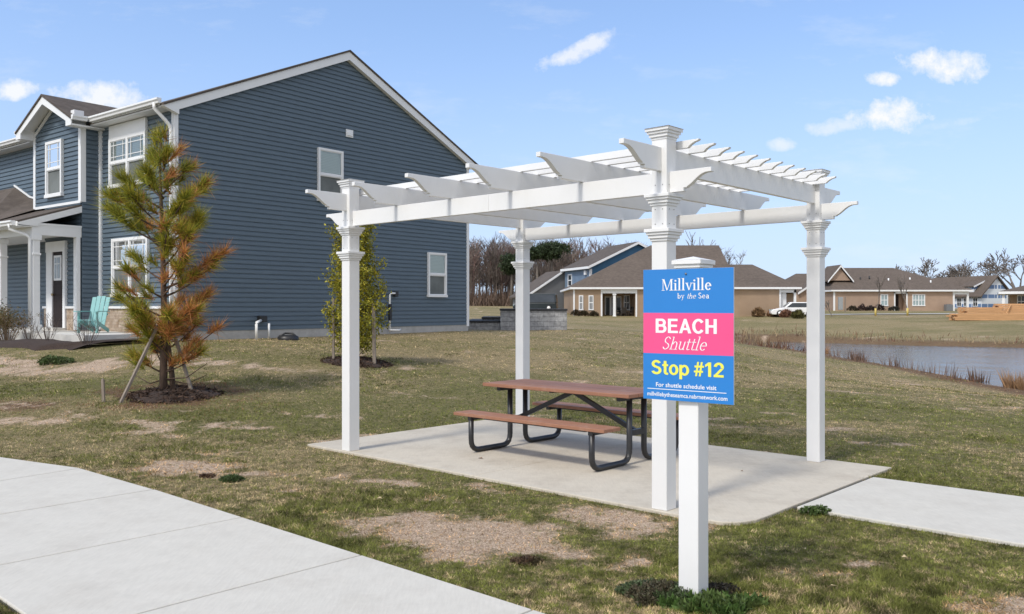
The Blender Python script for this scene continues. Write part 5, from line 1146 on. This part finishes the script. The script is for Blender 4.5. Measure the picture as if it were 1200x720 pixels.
# porch house at the right edge
PH = thing('porch_house', 'tan house with white porch columns and dark windows at the right edge beyond the lumber', 'house', (63.6, 112, 1.1), -.50)
k = MB(); k.box((1.2,2.5,-.8),(22,12,2.5)); k.build('wall', M_beige, PH)
k = MB(); hip_roof(k, 0.2, 22, .3, 12, 2.6, 4.0, 5, 17, 6); k.build('roof', M_shingle_far, PH)
k = MB(); hip_roof(k, 3.2, 22, -2.2, 2, 3.1, 3.9, 6, 19, 1.0, over=.2); k.build('porch_roof', M_shingle_far, PH)
k = MB(); fascia(k, .2, 22, .3, 12, 2.6, h=.35); fascia(k, 3.2, 22, -2.2, 2, 3.1, .2, .4); k.build('eave_trim', M_trim, PH)
for x, y, zt in ((.4,.5,2.27),(3.3,-2.0,2.72),(8.0,-2.0,2.72)): k = MB(); k.cbox((x,y,zt/2),(.32,.32,zt)); k.build('porch_column', M_trim, PH)
for x in (2.0, 4.2, 5.6): far_window(PH, x, x+.95, .5, 2.1, 2.498, 1)
# lumber
M_lum = mat('fresh_lumber', (.56,.32,.155), .8, .25, 3, 5, .4, 20, stretch=(.3,1,12))
def lumber(label, x, y, L_, w_, h_, z, rz=0, rows=6, plank=.3, grp=None):
    o = thing('lumber_stack', label, 'lumber stack', (x, y, z), rz); r_ = random.Random(int(x*10))
    for i in range(rows):
        k = MB(); n = max(2, int(w_/plank)); zz = h_*i/rows
        for j in range(n): dx = r_.uniform(-.25,.25); k.box((-L_/2+dx, -w_/2+w_*j/n+.005, zz+.004),(L_/2+dx, -w_/2+w_*(j+1)/n-.005, zz+h_/rows-.012))
        k.build('board_layer', M_lum, o)
    return o
zg = gz(43, 78)-.05
lumber('long low stack of orange boards lying at the front of the lumber pile', 43.6, 77.0, 8.4, 1.3, .62, gz(43.6,77)-.04, R(1), 4)
lumber('second long low stack of boards continuing to the right edge of the photo', 50.5, 77.6, 5.2, 1.3, .66, gz(50.5,77.6)-.04, R(-3), 4)
lumber('tall stack of pale boards at the left end of the lumber pile', 43.4, 79.6, 3.4, 1.5, 1.05, gz(43.4,79.6)-.04, R(4), 6)
lumber('tall stack of boards with a crooked top in the middle of the lumber pile', 47.0, 80.0, 3.8, 1.5, 1.35, gz(47,80)-.04, R(-4), 7)
lumber('tall stack of boards at the right edge behind the long low stack', 51.2, 80.6, 4.2, 1.5, 1.25, gz(51.2,80.6)-.04, R(2), 7)
for (x, y, a) in ((45.2,79.0,.5),(49.2,78.9,-.45)):
    k = MB(); k.bar((0,0,0),(a*1.6,.2,1.35),.09,.04); o = k.build('leaning_board', M_lum); o.location = (x,y,gz(x,y)-.03); tag(o, 'single board leaning '+('right' if a > 0 else 'left')+' against the stacks of the lumber pile', 'board')

# ------------------------------------------------------------------ bare trees
M_bareb = mat('bare_bark', (.17,.145,.125), .95, .3, 6)
def bare_mesh(seed, H=12, spread=.42, depth=5, trunk=.22, twigs=True, minr=.02):
    rs = random.Random(seed); T = MB(); B = MB()
    def grow(p, d, ln, r, lev):
        segs = 3 if lev < 2 else 2; pts = [p]; q = p
        for i in range(segs):
            d = (d+Vector((rs.gauss(0,.12),rs.gauss(0,.12),rs.gauss(.04,.06)))).normalized(); q = q+d*ln/segs; pts.append(q)
        (T if lev == 0 else B).tube(pts, [max(minr, r*(1-.5*i/segs)) for i in range(segs+1)], 5 if lev < 2 else 3, False)
        if lev >= depth: return
        k = rs.choice((2,3,3)) if lev < depth-1 else rs.choice((3,4))
        for j in range(k):
            a = rs.uniform(0, 6.283); sp = spread*rs.uniform(.6,1.3); u = d.orthogonal().normalized(); u.rotate(Matrix.Rotation(a, 3, d)); nd = (d+u*sp*1.5).normalized()
            st = pts[-1] if j < 2 else pts[-2]; grow(st, nd, ln*rs.uniform(.62,.82), r*.58, lev+1)
    grow(Vector((0,0,-.3)), Vector((0,0,1)), H*.30, trunk, 0); return T, B
def bare_tree(label, u, D, vtop, seed, spread=.42, depth=5, minr=.03, grp=None, trunk=.2, name='bare_tree'):
    x = (u-600)*D/1007; z = gz(x, D); H = 1.66+(360-vtop)*D/1007-z; o = thing(name, label, 'tree', (x, D, z), 0, grp)
    T, B = bare_mesh(seed, 10, spread, depth, trunk/H*10, minr=minr/H*10)
    zs = max(v[2] for v in B.v); s = H/zs
    for m_ in (T, B): m_.v = [(a*s, b_*s, c*s) for a, b_, c in m_.v]
    T.build('trunk', M_bareb, o, recalc=False); B.build('branches', M_bareb, o, recalc=False); return o
bare_tree('thin bare tree sticking up behind the beige bungalow ridge', 806, 112, 270, 3, .26, 3, .03, trunk=.12)
for u, D, vt, sd_, sp, lab in ((1091,150,301,5,.40,'bare tree right behind the ridge end of the peach bungalow'),(1062,165,311,6,.42,'low bare tree showing just over the peach bungalow ridge'),(1119,160,309,7,.34,'small bare tree between the peach bungalow and the wrapped house'),(1138,150,302,8,.50,'bare tree above the left end of the wrapped house roof'),(1152,146,301,9,.55,'wide bare tree above the ridge of the wrapped house'),
    (1168,170,306,10,.45,'bare tree partly hidden behind the wrapped house gable'),(1197,128,288,12,.40,'tallest bare tree, cut by the right edge of the photo'),(1052,170,309,13,.35,'thin bare tree left of the other trees over the peach bungalow'),(1108,180,316,14,.45,'faint low bare tree far behind the wrapped house')):
    bare_tree(lab, u, D, vt, sd_, sp, 6, .035, 'bare trees behind the far houses', .3)
for u, D, vt, lab in ((1026,86,322,'young staked bare tree with yellow trunk guard near the far pavement, the left one'),(1063.5,86,322,'young staked bare tree with yellow trunk guard, right of the alcove door'),(975,84,352,'small bare sapling beside the white pergola post at the far bank')):
    o = bare_tree(lab, u, D, vt, int(u), .16, 3, .018, None, .05, 'young_tree')
    if u > 1000: k = MB(); k.tube([(0,0,0),(0,0,.75)], .10, 8); k.build('trunk_guard', mat('yellow_guard', (.55,.42,.12), .7) if 'yellow_guard' not in bpy.data.materials else bpy.data.materials['yellow_guard'], o)
ub = thing('utility_box', 'small grey utility box and meter post by the left end of the peach house', 'utility box', ((985-600)*100/1007, 100, gz(38.2,100))); k = MB(); k.cbox((0,0,1.0),(.5,.3,1.5)); k.build('box', mat('utility_grey', (.3,.32,.33), .6), ub, bevel=.03); k = MB(); k.cbox((.55,0,.9),(.12,.12,1.8)); k.build('meter_post', M_stake, ub)
# distant wood: one mass of bare trees
rs = np.random.RandomState(4); P0, P1, Rr, Cc = [], [], [], []
for i in range(430):
    y = 150+45*rs.rand()**1.3; x = -46+(y/150)*76*rs.rand(); H = (9.6+2.6*rs.rand())*(y/160)*(1-.12*(x > 18)); z = gz(x, y)
    br = .6+.8*rs.rand(); c0 = np.array([.19,.155,.13])*br if rs.rand() > .3 else np.array([.20,.135,.115])*br
    top = np.array([x+rs.normal()*.5, y, z+H*.97]); P0.append([x,y,z-.3]); P1.append(top); Rr.append(.09+.07*rs.rand()); Cc.append(c0*1.1)
    for b_ in range(24):
        t0 = .25+.7*rs.rand(); p = np.array([x,y,z])*(1-t0)+top*t0; a = rs.rand()*6.283; ln = H*(.12+.22*rs.rand())*(1.15-t0*.6); d = np.array([math.cos(a)*.65, math.sin(a)*.65, .55+.5*rs.rand()]); q = p+d*ln; P0.append(p); P1.append(q); Rr.append(.055); Cc.append(c0*(.8+.4*rs.rand()))
        for k in range(6):
            t1 = .3+.7*rs.rand(); p2 = p*(1-t1)+q*t1; d2 = d*.4+rs.normal(size=3)*.45+np.array([0,0,.45]); P0.append(p2); P1.append(p2+d2*ln*.42); Rr.append(.036); Cc.append(c0*(.7+.5*rs.rand()))
P0 = np.array(P0); P1 = np.array(P1); Rr = np.array(Rr); Cc = np.array(Cc); d = P1-P0; d /= np.linalg.norm(d,axis=1)[:,None]+1e-9
a = np.cross(d, np.array([.3,.5,.1])+0*d); a /= np.linalg.norm(a,axis=1)[:,None]; b_ = np.cross(d, a); n = len(P0); V = np.empty((n,6,3))
for k in range(3):
    q = a*math.cos(k*2.0944)+b_*math.sin(k*2.0944); V[:,k] = P0+q*Rr[:,None]; V[:,3+k] = P1+q*Rr[:,None]*.45
base = np.arange(n)[:,None]*6; F = np.concatenate([base+np.array([[k,(k+1)%3,3+(k+1)%3,3+k]]) for k in range(3)]); wood = npmesh('bare_woodland', V.reshape(-1,3), F, M_twig, None, np.repeat(Cc,6,0)); tag(wood, 'brown leafless woodland forming the background behind the lawn and houses', 'woodland', kind='stuff')
# undergrowth at the wood's foot
rs = np.random.RandomState(14); n = 26000; y = 147+14*rs.rand(n); x = -48+95*rs.rand(n)*(y/150); z = height(x, y); d = rs.normal(size=(n,3))*.4+np.array([0,0,1]); d /= np.linalg.norm(d,axis=1)[:,None]
V, C, F = tri_soup(np.stack([x,y,z-.1],1), d, .8+3.2*rs.rand(n)**1.5, .12+.1*rs.rand(n), np.array([.15,.105,.08])*(.5+rs.rand(n,1))); tag(npmesh('undergrowth', V, F, M_twig, None, C), 'brown brush along the foot of the bare woodland', 'undergrowth', kind='stuff')
def pine_far(label, u, D, vtop, vbot, w_, seed):
    x = (u-600)*D/1007; z = gz(x, D); zt = 1.66+(360-vtop)*D/1007-z; zb = 1.66+(360-vbot)*D/1007-z; o = thing('pine_tree', label, 'tree', (x, D, z))
    k = MB(); k.tube([(0,0,-.3),(.1,0,zt*.5),(0,0,zt*.95)], [.25,.2,.08], 7); k.build('trunk', M_bareb, o); rs = np.random.RandomState(seed); c = []
    for i in range(34): zz = zb+(zt-zb)*rs.rand(); rr = w_*(.35+.65*math.sin(math.pi*min(1,(zt-zz)/(zt-zb)*.8+.12)))*rs.rand()**.5; a = rs.rand()*6.283; c.append((rr*math.cos(a), rr*math.sin(a), zz))
    c = np.repeat(np.array(c), 120, 0)+rs.normal(size=(34*120,3))*np.array([.55,.55,.28]); dd = rs.normal(size=c.shape); dd /= np.linalg.norm(dd,axis=1)[:,None]; n = len(c)
    V, C, F = tri_soup(c, dd, .35+.25*rs.rand(n), .14+.08*rs.rand(n), np.array([.042,.062,.026])*(.45+1.0*rs.rand(n,1))); npmesh('crown', V, F, M_leafy, o, C)
pine_far('dark green pine with a flat top, the tallest tree over the bare woodland', 646, 148, 287, 302, 2.7, 5); pine_far('dark green pine low among the bare trees left of the back pergola post', 599, 147, 301, 319, 1.2, 6); pine_far('small dark pine crown showing right beside the back pergola post', 629, 147, 293, 302, 1.3, 7)

# ------------------------------------------------------------------ shore plants
def reed_clump(name, x, y, r, h, n, c, label, seed, w_=.02, grp=None):
    rs = np.random.RandomState(seed); a = rs.rand(n)*6.283; rr = r*np.sqrt(rs.rand(n)); cx = rr*np.cos(a); cy = rr*np.sin(a); d = np.stack([cx/r*.30, cy/r*.30, np.ones(n)],1)+rs.normal(size=(n,3))*.14; d /= np.linalg.norm(d,axis=1)[:,None]
    col = np.array(c)*(.5+.9*rs.rand(n,1)); V, C, F = tri_soup(np.stack([cx,cy,height(x+cx,y+cy)-gz(x,y)-.02],1), d, h*(.5+.6*rs.rand(n)), w_*(.7+.6*rs.rand(n)), col); o = npmesh(name, V, F, M_blade, None, C); o.location = (x,y,gz(x,y)); return tag(o, label, 'reeds', grp)
for (x, y, r, h, n, c, lab) in [(17.45,49.0,.55,.85,300,(.42,.25,.14),'bright tan reed clump at the water beside the right pergola post'),(17.15,42.5,.35,.65,80,(.16,.10,.075),'dark brown reed clump alone at the water edge'),
    (16.65,27.9,.6,.72,480,(.36,.22,.12),'large tan reed clump at the right edge of the photo by the water'),(16.55,30.5,.3,.6,70,(.17,.11,.08),'dark upright reeds just left of the large tan clump')]:
    reed_clump('reed_clump', x, y, r, h, n, c, lab, int(y*3), .035)
grp = 'sparse brown weeds along the near pond edge'
rs = np.random.RandomState(31)
for i in range(11):
    y = 31.0+i*1.35+i*i*.03+rs.normal()*.5; x = np.interp(y, [28,35,45,55], [16.3,16.9,17.3,17.6])-.35-.35*rs.rand(); reed_clump('shore_weed', x, y, .2+.2*rs.rand(), .45+.3*rs.rand(), 14+int(22*rs.rand()), (.20,.13,.095), 'thin dry brown weed tuft standing along the near edge of the pond', 100+i, .028, grp)
rs = np.random.RandomState(41); n = 34000                # rough growth on both banks
k = rs.rand(n); xs = 15+55*rs.rand(n); ys = 24+50*rs.rand(n); pd = pdist(xs, ys, POND); far_ = ys > 50
ok = np.where(far_, (pd > .0) & (pd < 6*rs.rand(n)**1.6), (pd > .05) & (pd < .9*rs.rand(n)**2) & (rs.rand(n) < .35)); xs, ys, pd = xs[ok], ys[ok], pd[ok]; n = len(xs)
d = rs.normal(size=(n,3))*.35+np.array([0,0,1]); d /= np.linalg.norm(d,axis=1)[:,None]; hh = np.where(ys > 50, .25+.55*rs.rand(n)*(fbm(xs*.22, ys*.4, 3) > .5)+.2*rs.rand(n), .08+.16*rs.rand(n))
mixk = (fbm(xs*.3, ys*.3, 61) > .5)[:,None]; col = np.where(mixk, np.array([.17,.085,.055]), np.array([.33,.245,.14]))*(.5+.9*rs.rand(n,1))
V, C, F = tri_soup(np.stack([xs,ys,height(xs,ys)-.02],1), d, hh, .03+.04*rs.rand(n), col); tag(npmesh('bank_weeds', V, F, M_blade, None, C), 'rough brown dead weeds along both banks of the pond', 'weeds', kind='stuff')

# ------------------------------------------------------------------ lawn grass: blades, thinning out with distance
def in_poly(x, y, poly): return pdist(x, y, np.array([tuple(p) for p in poly], float)) < -.014
walk_poly = [tuple(p) for p in edge]+[tuple(p) for p in low[::-1]]
rs = np.random.RandomState(77); N = 1300000
v_ = rs.rand(N); dist = 1/((1/3.9)*(1-v_)+(1/58.)*v_); ang = (rs.rand(N)-.5)*1.5; bx = dist*np.tan(ang)*.0+dist*(rs.rand(N)-.5)*1.62; by = dist
bz = None
bare, rust, tan = cover(bx, by); keep = rs.rand(N) > np.clip(bare*.85-.10, 0, .62)
for P_ in (walk_poly, [pw(*q) for q in ((-.10,-.42),(-.07,-.58),(.02,-.68),(.18,-.735),(.8,-.735),(3.16,-.735),(3.16,5.0),(-.10,5.0))], prect(.80,2.52,-7,-.735)): keep &= ~in_poly(bx, by, P_)
hl = np.stack([(bx-HB.location.x), (by-HB.location.y)],1); tt = hl@np.array([.619,.785]); ss = hl@np.array([-.785,.619]); keep &= ~((tt > -.03) & (ss > -.03)) & ~((tt > -3.0) & (ss > -.1))
keep &= np.hypot(bx-px-.12, by-py) > .62; keep &= np.hypot(bx-hx, by-hy) > .62
clump = fbm(bx*9, by*9, 15); keep &= rs.rand(N) < .35+1.1*clump; keep &= pdist(bx, by, POND) > .25
bx, by, bare, rust, tan = bx[keep], by[keep], bare[keep], rust[keep], tan[keep]; n = len(bx); bz = height(bx, by)-.006
d = rs.normal(size=(n,3))*.75; d[:,2] = np.abs(d[:,2])*.45+.42-.34*np.clip(bare, 0, 1); d /= np.linalg.norm(d,axis=1)[:,None]
lush = sstep(.5, .72, fbm(bx*.8+9, by*.8, 130))
tl = np.clip((by-7)/9, 0, 1); c1 = (1-tl)*(.55*fbm(bx*24, by*24, 151, 3)+.45*fbm(bx*11, by*11, 163, 3))+tl*(.5*fbm(bx*11, by*8, 151, 3)+.5*fbm(bx*5, by*3.5, 163, 3)); c2 = (1-tl)*(.5*fbm(bx*30+7, by*30, 171, 3)+.5*fbm(bx*9, by*9+3, 173, 3))+tl*(.6*fbm(bx*13+7, by*9, 171, 3)+.4*fbm(bx*4, by*3, 173, 3))
dry = np.clip(tan*.8+1.0*bare+.16+.5*(fbm(bx*4, by*4, 140)-.5)-.25*lush, .04, .97)
isdry = (c1-.5)*3.0+.5+(rs.rand(n)-.5)*.55 < dry
br = np.clip(1.06+(c2-.5)*4.0, .28, 2.1)[:,None]  # clump brightness paints self-shadow between grass tufts into the blade colour
g = np.array([.172,.182,.046])*(.55+.9*rs.rand(n,1))*(1-.15*lush[:,None])*br; s_ = np.array([.53,.41,.235])*(.5+.75*rs.rand(n,1))*br; s_ = np.where((bare > .4)[:,None], s_*np.array([1.22,1.02,.90])*(.35+1.2*rs.rand(n,1)**1.5), s_); r_ = np.array([.30,.155,.085])*(.5+.8*rs.rand(n,1))
col = np.where(isdry[:,None], s_, g); col = np.where((rs.rand(n) < rust*.8)[:,None], r_, col)
ln = (.022+.030*rs.rand(n))*(.8+.5*lush)*np.where(isdry, .9, 1.05); wd = .0052*np.maximum(.9, by/6.5)*(.7+.6*rs.rand(n))
V, C, F = tri_soup(np.stack([bx,by,bz],1), d, ln*np.where(bare > .45, 1.05, 1.), wd, col); tag(npmesh('lawn_grass', V, F, M_blade, None, C), 'short patchy winter lawn of green and straw coloured grass around the patio', 'grass', kind='stuff')
